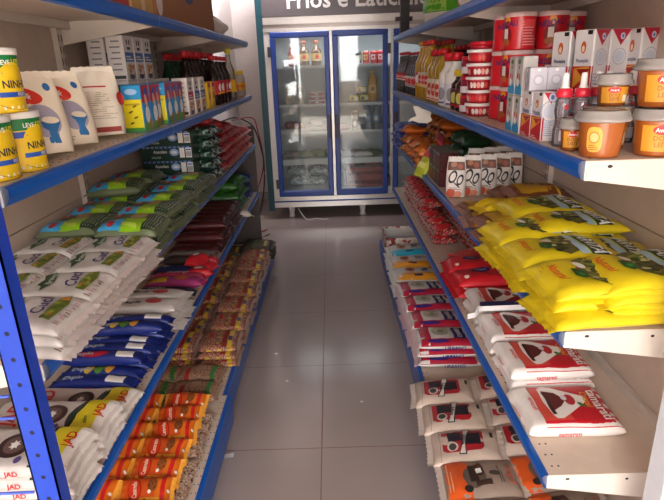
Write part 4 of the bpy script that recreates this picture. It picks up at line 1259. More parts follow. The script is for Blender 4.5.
for (p, x, y, z, lab) in (
        (BIGO, .511, 1.03, 0, 'large caramel pot with clear lid and orange oval label at the shelf corner'),
        (BIGL, .614, 1.025, 0, 'large caramel pot with wide orange label, bottom right of the pots'),
        (BIGL, .622, 1.05, .087, 'large caramel pot with orange label on top of another pot'),
        (SML, .491, 1.11, 0, 'tiny caramel pot standing left of the large pots'),
        (BIGL, .562, 1.115, 0, 'large caramel pot half hidden behind the front pots'),
        (SMA, .558, 1.10, .087, 'small caramel pot with orange label standing on a pot lid')):
    copies('caramel_pot', p, lab, 'pot', (x, y, ZS[4] + z), (0, 0, 0), 'caramel pots')

# ---------------------------------------------------------------- right, middle shelf: big yellow bags
L90 = -PI / 2
YF = film('#dfc61a')
def yellow(seed):
    def d(b, T, B):
        b.rect(T, -.092, .045, .088, .092, mat('#1f3a22', .4, 0, .2), .0022, 10, 3)
        b.text(T, 'MARATÁ', 0, .069, .034, mat('#eef0ea', .4), .0048, 0, .95, .25)
        b.rect(T, -.09, .02, .086, .045, mat('#a8c4d8', .35, 0, .2), .0022, 10, 2); b.rect(T, -.09, .042, .086, .046, mat('#c2d23a', .4), .003, 8, 1)
        b.blob(T, .0, -.01, [(-.06, -.032), (-.075, 0), (-.06, .03), (0, .034), (.07, .03), (.085, 0), (.06, -.03), (0, -.036)], mat('#5f5a2c', .5), .0024, 3)
        for i in range(22):
            rr = random.Random(seed * 31 + i); b.ell(T, rr.uniform(-.055, .07), rr.uniform(-.036, .018), .011, .008, mat(rr.choice(['#3f3a1c', '#8a8a3a', '#c9c68a', '#6b7a2c', '#2e3a1c']), .5), .0032 + i * .00004, 8, rr.uniform(0, 3), 1)
        b.blob(T, .02, -.052, [(-.03, -.012), (-.022, .012), (0, .016), (.026, .01), (.034, -.006), (.012, -.018)], mat('#1f5a2c', .4), .004, 3); b.ell(T, .03, -.054, .010, .007, mat('#3f8f3a', .4), .005, 10)
        b.ell(T, -.025, -.038, .02, .010, mat('#dcd8c8', .45), .0042, 12, .4); b.ell(T, -.002, -.050, .006, .005, mat('#b03a2a', .4), .0052, 8)
        b.text(T, 'Natural', .0, -.098, .02, mat('#d8601e', .4), .0042, .02, 1.05, .3)
        b.lines(T, -.07, -.128, -.02, -.112, 2, mat('#c9a41a', .5), .3, .003)
    return bag(.178, .25, .036, seed + 300, YF, d, .016, 5, .005, film('#dcc222'), .010, ds=(.88, .9))
yl = proto('corn_flour_bag', 4, yellow)
it = []
for i, (y, n) in enumerate(((1.06, 3), (1.235, 3), (1.41, 3))):
    it.append((.558, y, n, f'the {ORD[i]} stack along the aisle', rnd.uniform(-.05, .05)))
for i, (y, n) in enumerate(((1.06, 3), (1.24, 2), (1.42, 3), (1.60, 3))):
    it.append((.655, y + .012, n, f'the {ORD[i]} stack at the back', rnd.uniform(-.12, .12)))
def yellow_rows():
    n = 0
    for (x, y, layers, words, yaw) in it:
        rear = x > .6
        for k in range(layers):
            one('corn_bag', yl[n % 4], f'big yellow bag, {layer_word(k, layers)} in {words}', 'bag', (x + rnd.uniform(-.008, .008), y + rnd.uniform(-.012, .012), ZS[3] + .004 + k * .030 + (.014 if rear else 0)),
                (rnd.uniform(-.02, .02), rnd.uniform(-.03, .03), L90 + yaw + rnd.uniform(-.05, .05)), 'big yellow bags')
            n += 1
yellow_rows()
# brown and yellow snack bags
SNB = film('#7a4426')
def snack(seed):
    def d(b, T, B):
        b.rect(T, -.075, -.07, .075, .02, film('#c99a1e'), .0016, 8, 4); b.ell(T, .0, .05, .05, .022, mat('#8a4420', .4), .002, 16)
        for i in range(10):
            rr = random.Random(seed * 13 + i); b.ell(T, rr.uniform(-.06, .06), rr.uniform(-.08, .06), .02, .006, mat(rr.choice(['#d8b02e', '#a86a20', '#5a2a1a', '#c98a24']), .4), .0026 + i * .0001, 8, rr.uniform(0, 3))
    return bag(.145, .18, .038, seed + 330, SNB, d, .02, 4, .007, film('#a97e70'))
sn = proto('snack_bag', 3, snack)
it2 = [(.535, 1.585, 2, 'the front stack touching the yellow bags', .08), (.54, 1.74, 1, 'the second front stack from the yellow bags', -.1), (.555, 1.90, 1, 'the third front stack from the yellow bags', .1), (.69, 1.80, 3, 'the rear stack by the yellow bags', 0), (.695, 1.97, 2, 'the second rear stack from the yellow bags', .1)]
bag_row('snack_bag', sn, 'brown and yellow snack bag', 'bag', 'brown and yellow snack bags', L90, it2, '', ZS[3] + .005, .038, .006, .04)
ylb = bag(.095, .15, .045, 345, film('#e2bd1c'), lambda b, T, B: (b.ell(T, .0, .075, .045, .02, mat('#c0392b', .4), .003), b.ell(T, -.02, -.02, .03, .012, mat('#c9971a', .4), .003)), .03, 3, .012).mesh('snack_bag')
one('snack_bag', ylb, 'bright yellow snack bag with red end lying on the brown snack bags', 'bag', (.565, 1.75, ZS[3] + .046), (.02, -.04, L90 + .2), None)
# standing paper bags with a big Q
QW = film('#e6ddd6')
def qfront(b, f, g):
    b.rect(f, -.037, .108, .037, .142, mat('#6a4030', .5), .0008, 8, 3)
    b.ell(f, -.01, .132, .014, .010, mat('#b87a58', .5), .0015, 12); b.ell(f, .018, .124, .012, .011, mat('#a8543a', .5), .0017, 12)
    n = 26; o = []; 
    for (cu, cv, ru, rv, wd) in ((-.012, .082, .017, .026, .006), (.018, .07, .013, .022, .005)):
        v0 = len(b.v); vsx = []; fs = []
        for i in range(n):
            a = 2 * PI * i / n
            for t in (1, 1 - wd / ru): vsx.append(f(cu + ru * t * math.cos(a) + .25 * rv * t * math.sin(a), cv + rv * t * math.sin(a), .0012))
        for i in range(n):
            k = (i + 1) % n; fs.append((2 * i, 2 * i + 1, 2 * k + 1, 2 * k))
        b.add(vsx, fs, BLK, True)
    b.blob(f, -.002, .052, [(-.012, .014), (-.008, .014), (.022, -.012), (.016, -.014)], BLK, .0013, 1)
    b.lines(f, -.026, .030, .026, .042, 2, mat('#6a4a40', .5), .4, .001)
    b.ell(f, -.02, .016, .022, .018, mat('#c05238', .5), .001, 12); b.ell(f, .012, .012, .016, .014, mat('#d98a6a', .5), .0014, 12)
qm = [pouch(.082, .15, .045, QW, qfront, 20 + k, crease=.0045).mesh('paper_bag') for k in range(2)]
for i, (x, y) in enumerate(((.505, 2.17), (.575, 2.19), (.64, 2.20), (.70, 2.21), (.755, 2.23))):
    one('biscuit_bag', qm[i % 2], f'white standing bag with brown top and black looped letters, {ORD[i]} from the aisle', 'bag', (x, y, ZS[3] + .003), (-.05, 0, -.30 - .03 * i), 'white standing bags')
def qrear():
    k = 0
    for i, (x, y) in enumerate(((.62, 2.31), (.69, 2.32), (.75, 2.34))):
        one('biscuit_bag', qm[k % 2], f'white standing bag in the second row, {ORD[i]} from the aisle', 'bag', (x, y, ZS[3] + .012), (-.05, 0, -.35), 'white standing bags'); k += 1
qrear()
# dark red boxes
def drb(b, f, l, r, t, w, d, h):
    b.rect(t, -w / 2 + .002, -d / 2 + .002, w / 2 - .002, d / 2 - .002, mat('#5f7a6c', .35, 0, .3), .0006, 1, 1); b.rect(f, -w / 2 + .004, h - .012, w / 2 - .004, h - .004, GREY, .0006, 1, 1)
    b.ell(f, 0, h * .45, .02, .016, mat('#8f2f30', .4), .0008, 12)
DRB = carton(.085, .085, .075, mat('#4a1013', .35, 0, .3), drb)
for i, y in enumerate((2.40, 2.49, 2.58)):
    for k in range(2):
        cart('tea_box', DRB, .475, y, ZS[3] + k * .0765, f'dark red box behind the standing white bags, {["lower", "upper"][k]}, {ORD[i]} from the camera', 'dark red boxes')
dgn = bag(.15, .145, .06, 350, film('#1f4a2a'), None, .02, 4, .012).mesh('dark_green_bag')
it2 = [(.705, 2.52, 2, 'the stack behind the dark red boxes', .2), (.705, 2.69, 3, 'the second stack behind the dark red boxes', .1), (.705, 2.87, 3, 'the third stack behind the dark red boxes', -.1)]
bag_row('tea_bag', [dgn], 'dark green bag', 'bag', 'dark green bags', L90, it2, '', ZS[3] + .007, .058, .006, .06)
lm = bag(.085, .15, .04, 352, film('#b5bd3a'), lambda b, T, B: (b.rect(T, -.03, .01, .03, .06, film('#c3434a'), .003), b.rect(T, -.03, -.05, .03, -.02, mat('#e3dd7a', .4), .003)), .02, 3, .006).mesh('lime_pack')
one('lime_pack', lm, 'lime and red pack propped up between orange snacks and dark red boxes', 'packet', (.495, 2.72, ZS[3] + .05), (.95, .1, L90 + .5))
one('red_pack', bag(.05, .14, .035, 353, film('#a8303c'), lambda b, T, B: b.rect(T, -.02, .02, .02, .05, W_, .003), .02, 3, .006).mesh('red_pack'), 'slim red and white pack standing up above the dark red boxes', 'packet', (.52, 2.66, ZS[3] + .165), (.3, .9, 0))
def orange(seed):
    def d(b, T, B):
        for i in range(9):
            rr = random.Random(seed * 17 + i); b.ell(T, rr.uniform(-.05, .05), rr.uniform(-.07, .07), .016, .009, mat(rr.choice(['#f0a03a', '#8a3a1a', '#e8d0b8', '#c8501a', '#5a2a18']), .35), .003 + i * .0001, 8, rr.uniform(0, 3))
    return bag(.118, .14, .05, seed + 360, film('#d9701e'), d, .02, 3.2, .012, film('#e09a4a'))
og = proto('chips_bag', 4, orange)
it2 = []
for i, y in enumerate((2.82, 2.945, 3.07, 3.195, 3.32, 3.445)):
    it2.append((.525, y, 2 if i < 5 else 3, f'the {ORD[i]} front stack from the camera', rnd.uniform(-.3, .3)))
for i, y in enumerate((3.10, 3.23, 3.36, 3.49)):
    it2.append((.69, y, 4, f'the {ORD[i]} rear stack from the camera', rnd.uniform(-.1, .1)))
bag_row('chips_bag', og, 'shiny orange snack bag', 'bag', 'shiny orange snack bags', L90, it2, '', ZS[3] + .006, .051, .004, .08)
bb = bag(.12, .22, .05, 371, film('#1c3a9a'), lambda b, T, B: b.ell(T, 0, 0, .02, .03, mat('#6f8fe0', .4), .003), .02, 3.5, .01).mesh('blue_bag')
it2 = [(.56, 3.60, 3, 'the near stack', .1), (.56, 3.74, 3, 'the middle stack', -.1), (.56, 3.88, 3, 'the far stack', 0)]
bag_row('blue_bag', [bb], 'royal blue bag by the fridge', 'bag', 'royal blue bags by the fridge', L90, it2, '', ZS[3], .045, .006, .05)
# torn paper price sign hanging from the rail
b = MB(); P = [(-.05, .085), (-.02, .088), (.0, .07), (.035, .075), (.05, .06), (.046, .03), (.055, .01), (.03, -.005), (-.02, -.002), (-.05, .012), (-.075, .004), (-.062, .022), (-.03, .035), (-.04, .06)]
n = len(P); b.v = [(0, -p[0], p[1]) for p in P] + [(.0008, -p[0], p[1]) for p in P]
b.f = [tuple(range(n))[::-1], tuple(range(n, 2 * n))] + [(i, (i + 1) % n, n + (i + 1) % n, n + i) for i in range(n)]
b.mi = [b.m(mat('#efe9dc', .6))] * len(b.f); b.sm = [False] * len(b.f)
one('price_sign', b.mesh('price_sign'), 'torn white paper sign hanging below the upper right shelf rail', 'sign', (.49, 2.95, 1.158), (0, 0, PI / 2))

# ---------------------------------------------------------------- right, lower shelf
TR = mat('#c9182a', .35, 0, .35)
def tam(seed):
    def d(b, T, B):
        b.rect(T, -.0925, -.075, .0925, .1125, TR, .0012, 12, 12)
        b.rect(T, -.0925, -.075, .0925, .0, film('#cf4a3c'), .0016, 8, 4)
        ring = [(.062, -.052), (.074, -.046), (.074, -.03), (.05, .0), (.01, .048), (-.004, .058), (-.02, .054), (-.04, .02), (-.064, -.02), (-.07, -.04), (-.06, -.054), (0, -.06)]
        b.blob(T, -.008, .005, ring, mat('#efe8e2', .4), .0026, 4)
        b.blob(T, -.014, -.012, [(-.042, -.03), (-.03, .0), (0, .02), (.03, .0), (.05, -.03)], mat('#5a1a18', .45), .0036, 3); b.rect(T, -.048, -.046, .05, -.036, mat('#3a1512', .5), .0042, 6, 1)
        b.ell(T, -.012, .018, .024, .014, mat('#b3222a', .4), .0044, 14); b.ell(T, -.02, .004, .012, .008, mat('#d9d0d8', .5), .005, 10); b.ell(T, .012, .042, .013, .006, mat('#3f7a3a', .4), .005, 10, .6)
        b.text(T, 'tamarati', .012, .088, .026, W_, .0042, 0, 1.05); b.text(T, 'Cristal', -.012, .063, .016, mat('#e8a13a', .4), .0042, 0, 1.1, .2)
        b.text(lambda u, v, off=0: (.0955 + off * .3, -.02 + u, .017 + v), 'tamarati', 0, 0, .012, mat('#d8606a', .4), .004)
        b.text(lambda u, v, off=0: (u, -.118 - off * .2, .018 + v), 'tamarati', 0, 0, .010, mat('#d8606a', .4), .004)
        for k in range(3): b.text(T, 'tamarati', 0, -.082 - k * .0, .012, mat('#d8505c', .4), .003, .03) if k == 0 else None
    return bag(.192, .235, .038, seed + 380, film('#ece4de'), d, .004, 14, .0018, None, 0, False)
tm = proto('crystal_sugar_bag', 3, tam)
it2 = [(.582, 1.19, 1, 'nearest, alone beside bare shelf', .02), (.595, 1.385, 2, 'the second stack from the camera', -.02), (.60, 1.585, 2, 'the third stack from the camera', .02), (.607, 1.80, 2, 'the fourth stack from the camera', 0)]
bag_row('sugar_bag', tm, 'red and white sugar bag with cake picture', 'bag', 'red and white sugar bags', L90, it2, '', ZS[2], .039, .004)
b = MB()   # folded white card band with navy back
us = [i / 10 for i in range(11)]
def strip(u, v):
    if u < .3:
        a = (u / .3) * R90; return (-.14 + .05 * (1 - math.sin(a)) * -1 + .0, -.055 * math.cos(a) , -.0 + v * .018)
    return (-.14 + (u - .3) / .7 * .24, 0, v * .018)
b.grid(lambda u, v: strip(u, v), us, [0, 1], mat('#f0eeee', .5)); b.grid(lambda u, v: (strip(u, v)[0], strip(u, v)[1] + .0015, strip(u, v)[2]), us, [0, 1], mat('#f0eeee', .5))
b.box(-.12, .10, .004, .05, 0, .012, mat('#232a5e', .4))
one('card_strip', b.mesh('card_strip'), 'white card strip with navy back lying across the third red sugar stack', 'card', (.62, 1.66, ZS[2] + .0855), (0, 0, .02))
def redbag(seed):
    def d(b, T, B):
        b.ell(T, -.01, -.03, .022, .038, mat('#2a2f7a', .4), .003, 18, .0); b.text(T, 'Urbano', -.01, -.03, .010, W_, .004, R90)
        b.ell(T, .04, -.1, .012, .01, mat('#f0d9d0', .4), .003, 10)
    return bag(.15, .27, .055, seed + 400, film('#d3202c'), d, .02, 3.5, .007)
rb = proto('rice_bag', 3, redbag)
it2 = [(.605, 1.985, 2, 'the near stack beyond the sugar', 0), (.605, 2.12, 2, 'the far stack beyond the sugar', 0)]
bag_row('rice_bag', rb, 'bright red bag with dark blue oval', 'bag', 'bright red bags with blue oval', L90, it2, '', ZS[2], .05, .005)
pk = bag(.12, .2, .05, 410, film('#d8504c'), lambda b, T, B: [b.ell(T, -.04 + k * .02, -.05 + k * .024, .016, .005, mat('#e89a90', .4), .003, 8, .5) for k in range(5)], .02, 3, .01).mesh('rice_bag')
one('rice_bag', pk, 'pale red crinkled bag lying just beyond the blue-oval bags', 'bag', (.64, 2.30, ZS[2] + .03), (0, .1, L90 + .25))
MIX = speck('snack_mix', ['#7e1c20', '#c0242c', '#8a4a3c', '#d8a898', '#6a1a1c', '#c83038'], 110)
def redmix(seed):
    def d(b, T, B):
        b.ell(T, 0, -.02, .052, .062, mat('#e02430', .35, 0, .3), .003, 16, .3)
        b.ell(T, .03, .06, .012, .008, mat('#d9cdb8', .5), .003, 8)
    return bag(.122, .125, .044, seed + 420, MIX, d, .010, 3.5, .006, film('#b89a8c'), ds=(.95, .75))
rm = proto('candy_bag', 4, redmix)
it2 = []
for i in range(9):
    y = 2.66 + i * .13
    it2.append((.565, y, 2 if i < 3 else 3, f'the {ORD[i]} aisle-side stack', rnd.uniform(-.06, .06)))
for i in range(12):
    y = 2.40 + i * .128
    it2.append((.712, y, 2 if i < 4 else 3, f'the {ORD[i]} rear stack', rnd.uniform(-.06, .06)))
bag_row('candy_bag', rm, 'clear bag of red candy mix', 'bag', 'clear bags of red candy mix', L90, it2, '', ZS[2] + .002, .047, .004, .0)

# ---------------------------------------------------------------- right, base shelf
PAT = speck('printed_box', ['#b5453f', '#d8c8bc', '#c9b3a4', '#8c2f2c', '#e3d8cf'], 45, .5, .1, .05)
b = MB(); x0, x1, y0, y1, h = -.02, .30, -.15, .15, .13
tk = .005; IN = mat('#cfc9c6', .6)
b.box(x0, x1, y0, y1, 0, .004, IN)
for (a, c, d_, e) in ((x0, x0 + tk, y0, y1), (x1 - tk, x1, y0, y1), (x0, x1, y0, y0 + tk), (x0, x1, y1 - tk, y1)):
    b.box(a, c, d_, e, 0, h, PAT)
b.box(x0 + tk, x1 - tk, y1 - tk - .002, y1 - tk, .004, h - .012, IN); b.box(x1 - tk - .002, x1 - tk, y0 + tk, y1 - tk, .004, h - .012, IN); b.box(x0 + tk, x0 + tk + .002, y0 + tk, y1 - tk, .004, h - .012, IN)
one('open_carton', b.mesh('open_carton'), 'open empty carton with red and white print at the far base shelf', 'box', (.388, 3.80, ZS[1]))
def snackb(bandhex, top, seed0):
    def mk(seed):
        def d(b, T, B):
            b.rect(T, .035, -.125, .11, .125, film(bandhex), .0018, 8, 8)
            b.ell(T, -.02, -.05, .036, .03, mat('#b5622c', .4), .0028, 16); b.ell(T, -.02, -.05, .016, .014, mat('#6a3a22', .5), .0036, 10)
            b.text(T, 'BK', -.02, .04, .04, NAVY, .0036, 0, 1); b.rect(T, .06, -.03, .08, .02, NAVY, .003, 2, 2)
            b.ell(T, -.06, .08, .02, .02, mat(top, .4), .003, 10)
        return bag(.205, .27, .044, seed + seed0, film('#d9d2cb'), d, .022, 4, .005, film('#e0dad4'), ds=(.92, 1))
    return mk
cyb = snackb('#35b4d4', '#8fc8e0', 440)(1).mesh('snack_bag'); orb = [snackb('#e59a2a', '#d98a3a', 450)(k).mesh('snack_bag') for k in range(2)]
it2 = [(.495, 3.43, 3, 'the stack in front of the open carton', .0)]
bag_row('snack_bag', [cyb], 'white and cyan snack bag', 'bag', 'white and cyan snack bags', L90, it2, '', ZS[1], .045, .005, .03)
it2 = [(.49, 3.20, 3, 'the farther stack', 0), (.49, 2.985, 3, 'the nearer stack', 0)]
bag_row('snack_bag', orb, 'white and orange snack bag', 'bag', 'white and orange snack bags', L90, it2, '', ZS[1], .045, .005)
def rw(seed):
    def d(b, T, B):
        b.rect(T, -.10, -.13, .10, -.085, film('#b5203c'), .0018, 8, 3); b.rect(T, .055, -.09, .10, .12, film('#b5203c'), .0018, 4, 8)
        b.ell(T, -.02, -.035, .05, .04, mat('#b9b2a0', .45), .0024, 18); b.ell(T, -.02, -.03, .02, .016, mat('#8a8a6a', .5), .0032, 12)
        b.rect(T, -.06, .02, .06, .075, mat('#2a2560', .4), .0026, 6, 3); b.text(T, 'URBANO', 0, .048, .022, W_, .0038, 0, .8); b.ell(T, .075, -.05, .012, .05, mat('#3a2a78', .4), .003, 12)
        b.ell(T, -.045, .095, .03, .014, mat('#a8503a', .5), .0026, 12)
        b.text(lambda u, v, off=0: (.092 + off * .4, .02 + u, .019 + v), 'URBANO', 0, 0, .016, mat('#2a2f7a', .4), .006)
    return bag(.182, .285, .045, seed + 470, film('#dcd5cf'), d, .02, 4, .005, film('#d8b5b8'), ds=(.9, 1))
rwm = proto('rice_bag', 3, rw)
it2 = [(.495, 2.76, 3, 'the farthest stack', 0), (.495, 2.565, 3, 'the second farthest stack', 0), (.50, 2.375, 3, 'the second stack from the gap', 0), (.50, 2.20, 3, 'the stack beside the gap', 0)]
bag_row('rice_bag', [proto('white_rice', 3, rw)[k] for k in range(3)], 'white and crimson rice bag', 'bag', 'white and crimson rice bags', L90, it2, '', ZS[1], .045, .005)
def beige(seed):
    def d(b, T0, B):
        T = lambda u, v, off=0: T0(-u, v, off)
        b.blob(T, .0, -.005, [(.055, -.075), (.06, -.02), (.06, .06), (.05, .07), (-.03, .07), (-.045, .06), (-.05, -.06), (-.04, -.075)], mat('#b0222c', .4), .0018, 4)
        b.rect(T, -.02, .0, .045, .055, mat('#1e1c26', .5), .0026, 4, 4); b.rect(T, .0, -.06, .05, -.01, mat('#26222c', .5), .0026, 4, 3)
        q = .55
        b.blob(T, .004, .0, [(-.065, -.026), (.065, -.004), (.065, .022), (-.065, .0)], mat('#1e2a2a', .5), .0034, 3); b.blob(T, .004, .0, [(-.061, -.022), (.061, -.0015), (.061, .0185), (-.061, -.003)], mat('#d9d2c6', .5), .004, 3)
        b.text(T0, 'Juliana', -.004, -.002, .018, mat('#2a2e30', .5), .0052, -.17, .85)
        b.ell(T, -.025, -.045, .022, .02, mat('#cfc4b8', .45), .0034, 18); b.ell(T, -.025, -.045, .016, .014, mat('#4a4442', .5), .0042, 14)
        b.rect(T, .02, .09, .05, .10, mat('#3a3434', .5), .002, 3, 1); b.rect(T, -.085, -.09, .085, -.087, mat('#a8948a', .5), .002, 6, 1)
    return bag(.178, .235, .048, seed + 490, film('#cbb6a6'), d, .022, 3.5, .005, film('#d2c3b5'))
bgm = proto('beige_bag', 3, beige)
CX = .455
for i, y in enumerate((1.865, 1.70, 1.535)):
    one('rice_sack', bgm[i], f'beige bag with red panel and slanted name, {["farthest", "middle", "nearest"][i]} of the aisle row', 'bag', (CX - .03 + i * .004, y, ZS[1] + .019), (.12, 0, L90 - .12), 'beige bags with red panel')
    one('rice_sack', bgm[(i + 1) % 3], f'beige bag with red panel and slanted name, {["farthest", "middle", "nearest"][i]} of the rear row', 'bag', (CX + .205, y + .03, ZS[1] + .019), (.12, 0, L90 - .12), 'beige bags with red panel')
def obr(seed):
    def d(b, T0, B):
        T = lambda u, v, off=0: T0(-u, v, off)
        b.rect(T, -.085, -.11, .085, -.035, film('#dc5a22'), .0018, 8, 5); b.lines(T, -.06, -.105, .07, -.085, 2, mat('#e8a070', .5), .4, .003)
        b.ell(T, -.005, -.02, .05, .036, mat('#6b5a50', .5), .0026, 18); b.rect(T, -.03, -.035, .045, -.008, mat('#3a241e', .5), .0036, 5, 2); b.ell(T, .02, .0, .03, .014, mat('#4a2c22', .5), .0042, 12)
        b.rect(T, .004, -.012, .026, .006, W_, .005, 2, 2); b.rect(T, -.05, -.02, -.03, .03, mat('#3f2c24', .5), .0036, 2, 3)
        b.ell(T, -.055, -.045, .013, .014, mat('#2a2220', .5), .0044, 12)
        b.ell(T, .0, .045, .018, .010, mat('#4a3c36', .5), .0028, 12, R90); b.lines(T, -.04, .058, .04, .072, 2, mat('#4a3c36', .5), .4, .0028)
        b.text(T0, 'Integral', .0, .094, .020, mat('#c0604c', .5), .0036, 0, 1)
    return bag(.178, .235, .05, seed + 510, film('#9a8678'), d, .022, 3.5, .005, film('#c8b8ac'))
obm = proto('brown_rice', 3, obr)
for i, y in enumerate((1.375, 1.21, 1.05)):
    one('brown_rice_sack', obm[i], f'brown and orange rice bag, {["farthest", "middle", "nearest"][i]} of the aisle row', 'bag', (CX - .012, y, ZS[1] + .018), (.1, 0, L90 - .06), 'brown and orange rice bags')
    one('brown_rice_sack', obm[(i + 1) % 3], f'brown and orange rice bag, {["farthest", "middle", "nearest"][i]} of the rear row', 'bag', (CX + .205, y + .02, ZS[1] + .018), (.1, 0, L90 - .06), 'brown and orange rice bags')

# ---------------------------------------------------------------- right, top shelf
gw = bag(.62, .26, .16, 530, film('#4aa02c'), lambda b, T, B: None, .02, 4, .012).mesh('x')
b = MB(); b.lathe([(.10, 0), (.115, .02), (.118, .05)], mat('#e8e3dc', .4, 0, .2, .3, 20), 28); b.lathe([(.118, .05), (.12, .06), (.118, .24), (.09, .26)], mat('#55a82c', .4, 0, .2), 28)
t = None
pk2 = pouch(.34, .27, .2, film('#58ab2a'), lambda b, f, g: (b.rect(f, -.165, .0, .165, .055, mat('#e9e4dc', .4, 0, .2), .002, 12, 3), b.rect(f, -.09, .06, .03, .2, film('#a7cf5e'), .002, 8, 4)), 33, crease=.01).mesh('toilet_paper_pack')
one('paper_towel_pack', pk2, 'green and white plastic pack on the far right top shelf', 'pack', (.635, 2.95, ZS[5]), (0, 0, -.85), None)
pk3 = pouch(.2, .25, .16, film('#d6522a'), lambda b, f, g: b.ell(f, 0, .05, .05, .03, W_, .002), 34, crease=.008).mesh('orange_pack')
one('orange_pack', pk3, 'orange plastic pack beside the green one on the right top shelf', 'pack', (.625, 2.37, ZS[5]), (0, 0, -1.1), None)
b = MB(); b.bbox(-.14, .14, -.35, .35, 0, .25, mat('#7a5a44', .7), .004)
one('cardboard_box', b.mesh('cardboard_box'), 'brown cardboard box on the near right top shelf', 'box', (.62, 1.55, ZS[5]))
b = MB(); b.box(-.03, .03, -.03, .03, 0, .45, mat('#2a2426', .6)); b.box(-.06, .05, -.035, .035, .09, .115, mat('#2a2426', .6))
one('black_stand', b.mesh('black_stand'), 'black upright stand at the far end of the right top shelf', 'stand', (.52, 3.93, ZS[5]))
# ================================================================== inside the fridge
def F(x, y, z): return (x, FY + y, z)
def copies_at(name, p, pts, desc, cat, group, words):
    for (x, y, z), w_ in zip(pts, words):
        copies(name, p, f'{desc}, {w_}', cat, F(x, y, z), (0, 0, rnd.uniform(-.3, .3)), group)
def can(hexc, band):
    b = MB(); r, h = .033, .122
    b.lathe([(r * .8, 0), (r, .01), (r, h - .014), (r * .8, h - .003)], mat(hexc, .25, .2, .3), 20)
    S = drum(r, -PI / 2); b.rect(S, -.02, .04, .02, .085, mat(band, .35), .0008, 8, 2); b.ell(S, 0, .062, .012, .014, mat(hexc, .3), .0014, 12)
    l = MB(); l.lathe([(r * .8, h - .003), (r * .82, h), (r * .74, h - .001)], mat('#c9c9cc', .25, .7), 20)
    return [('can', b.mesh('can')), ('lid', l.mesh('lid'))]
black_can, red_can, gold_can = can('#1c2622', '#7a8f5a'), can('#b3121f', '#e3d8d4'), can('#b03a30', '#d9b06a')
S1, S2_, S3, S4, S5 = 1.468, 1.111, .851, .576, .286
copies_at('drink_can', black_can, [(.215, .22, S1), (.285, .22, S1)], 'dark drink can on the top fridge shelf', 'can', 'dark drink cans', ['left one', 'right one'])
copies_at('drink_can', gold_can, [(.36, .22, S1)], 'red and gold drink can between dark and red cans', 'can', None, ['top fridge shelf'])
copies_at('drink_can', red_can, [(.435, .22, S1), (.503, .22, S1), (.47, .30, S1)], 'red drink can on the top fridge shelf', 'can', 'red drink cans', ['first of the pair', 'second of the pair', 'standing behind'])
jb = bottle_parts(.045, .30, mat('#d9971a', .2, 0, .5), mat('#e0a02a', .4), mat('#e8b53a', .5), .02, .02, .72, (.3, .55), lab_text('', mat('#8a4a1a', .4), W_), -PI / 2)
copies_at('juice_bottle', jb, [(.42, .22, S2_)], 'tall orange juice bottle with round top in the fridge', 'bottle', None, ['second shelf'])
yb = carton(.10, .06, .075, mat('#7a5a2c', .4), lambda b, f, l, r, t, w, d, h: (b.rect(f, -.045, .02, .045, .07, mat('#e8cf5a', .4), .001, 1, 1), b.ell(f, -.02, .04, .014, .018, mat('#5a2a1a', .4), .002, 10), b.ell(f, .02, .04, .014, .018, W_, .002, 10)))
for i, (x, z) in enumerate(((.25, 0), (.352, 0), (.325, .0765))):
    one('dessert_box', yb, f'small yellow and brown dessert box in the fridge, {["lower left", "lower right", "upper"][i]} one', 'box', F(x - .01, .2, S2_ + z), (0, 0, 0), 'yellow and brown dessert boxes')
wb = bottle_parts(.032, .235, clear('water_bottle', '#c4d3de', .3), mat('#3d6fae', .35), mat('#6fa0c8', .4), .013, .018, .7, (.3, .6), lab_text('', W_, NAVY), -PI / 2)
copies_at('water_bottle', wb, [(.375, .2, S3), (.455, .2, S3)], 'clear water bottle with blue label in the fridge', 'bottle', 'clear water bottles', ['left one', 'right one'])
cp = pot(.042, .12, mat('#2c2426', .4), -PI / 2, False)
b = MB(); b.lathe([(.026, 0), (.036, .15), (.038, .19), (.03, .2)], mat('#cfc6c2', .4), 20); S = drum(.034, -PI / 2)
b.rect(S, -.026, .02, .026, .17, mat('#3c2e30', .4), .003, 8, 4); b.ell(S, 0, .06, .016, .028, mat('#d8d2d0', .4), .005, 12)
one('cream_tube', b.mesh('cream_tube'), 'pale tube with dark label standing left of the water bottles', 'tube', F(.24, .2, S3))
one('wrapped_food', bag(.14, .12, .06, 601, film('#c98f98'), None, .015, 3, .012).mesh('wrapped_food'), 'pink and white wrapped food lying in the middle of the fridge', 'packet', F(.12, .24, S3), (0, 0, .3))
# tubs stack and packs, left door
def ptub():
    b = MB(); b.lathe([(.072, 0), (.078, .028)], mat('#d87a86', .4), 26); S = lambda u, v, off=0: ((.075 + off) * math.cos(-PI / 2 + u / .075), (.075 + off) * math.sin(-PI / 2 + u / .075), v)
    b.rect(S, -.05, .004, .05, .02, mat('#b03548', .4), .004, 8, 1); b.ell(S, 0, .013, .016, .007, W_, .006, 10)
    l = MB(); l.lathe([(.08, .027), (.081, .037), (.075, .0385)], mat('#e8dcd8', .4), 26); return [('tub', b.mesh('tub')), ('lid', l.mesh('lid'))]
pt = ptub()
for k in range(3):
    copies('margarine_tub', pt, f'pink tub with white lid in the fridge, {layer_word(k, 3)} of three', 'tub', F(-.13, .26, S2_ + k * .0395), (0, 0, 0), 'pink tubs in the fridge')
cl = carton(.09, .07, .20, mat('#cdb9a0', .5), lambda b, f, l, r, t, w, d, h: (b.rect(f, -.04, .03, .04, .15, mat('#b89a78', .5), .001, 1, 1), b.ell(f, 0, .09, .022, .03, mat('#e3d6c0', .5), .002, 12)))
for i, (x, y) in enumerate(((-.40, .25), (-.30, .27))):
    one('milk_carton', cl, f'beige milk carton on the second fridge shelf behind left door, {["left", "right"][i]} one', 'carton', F(x, y, S2_), (0, 0, .1), 'beige fridge cartons')
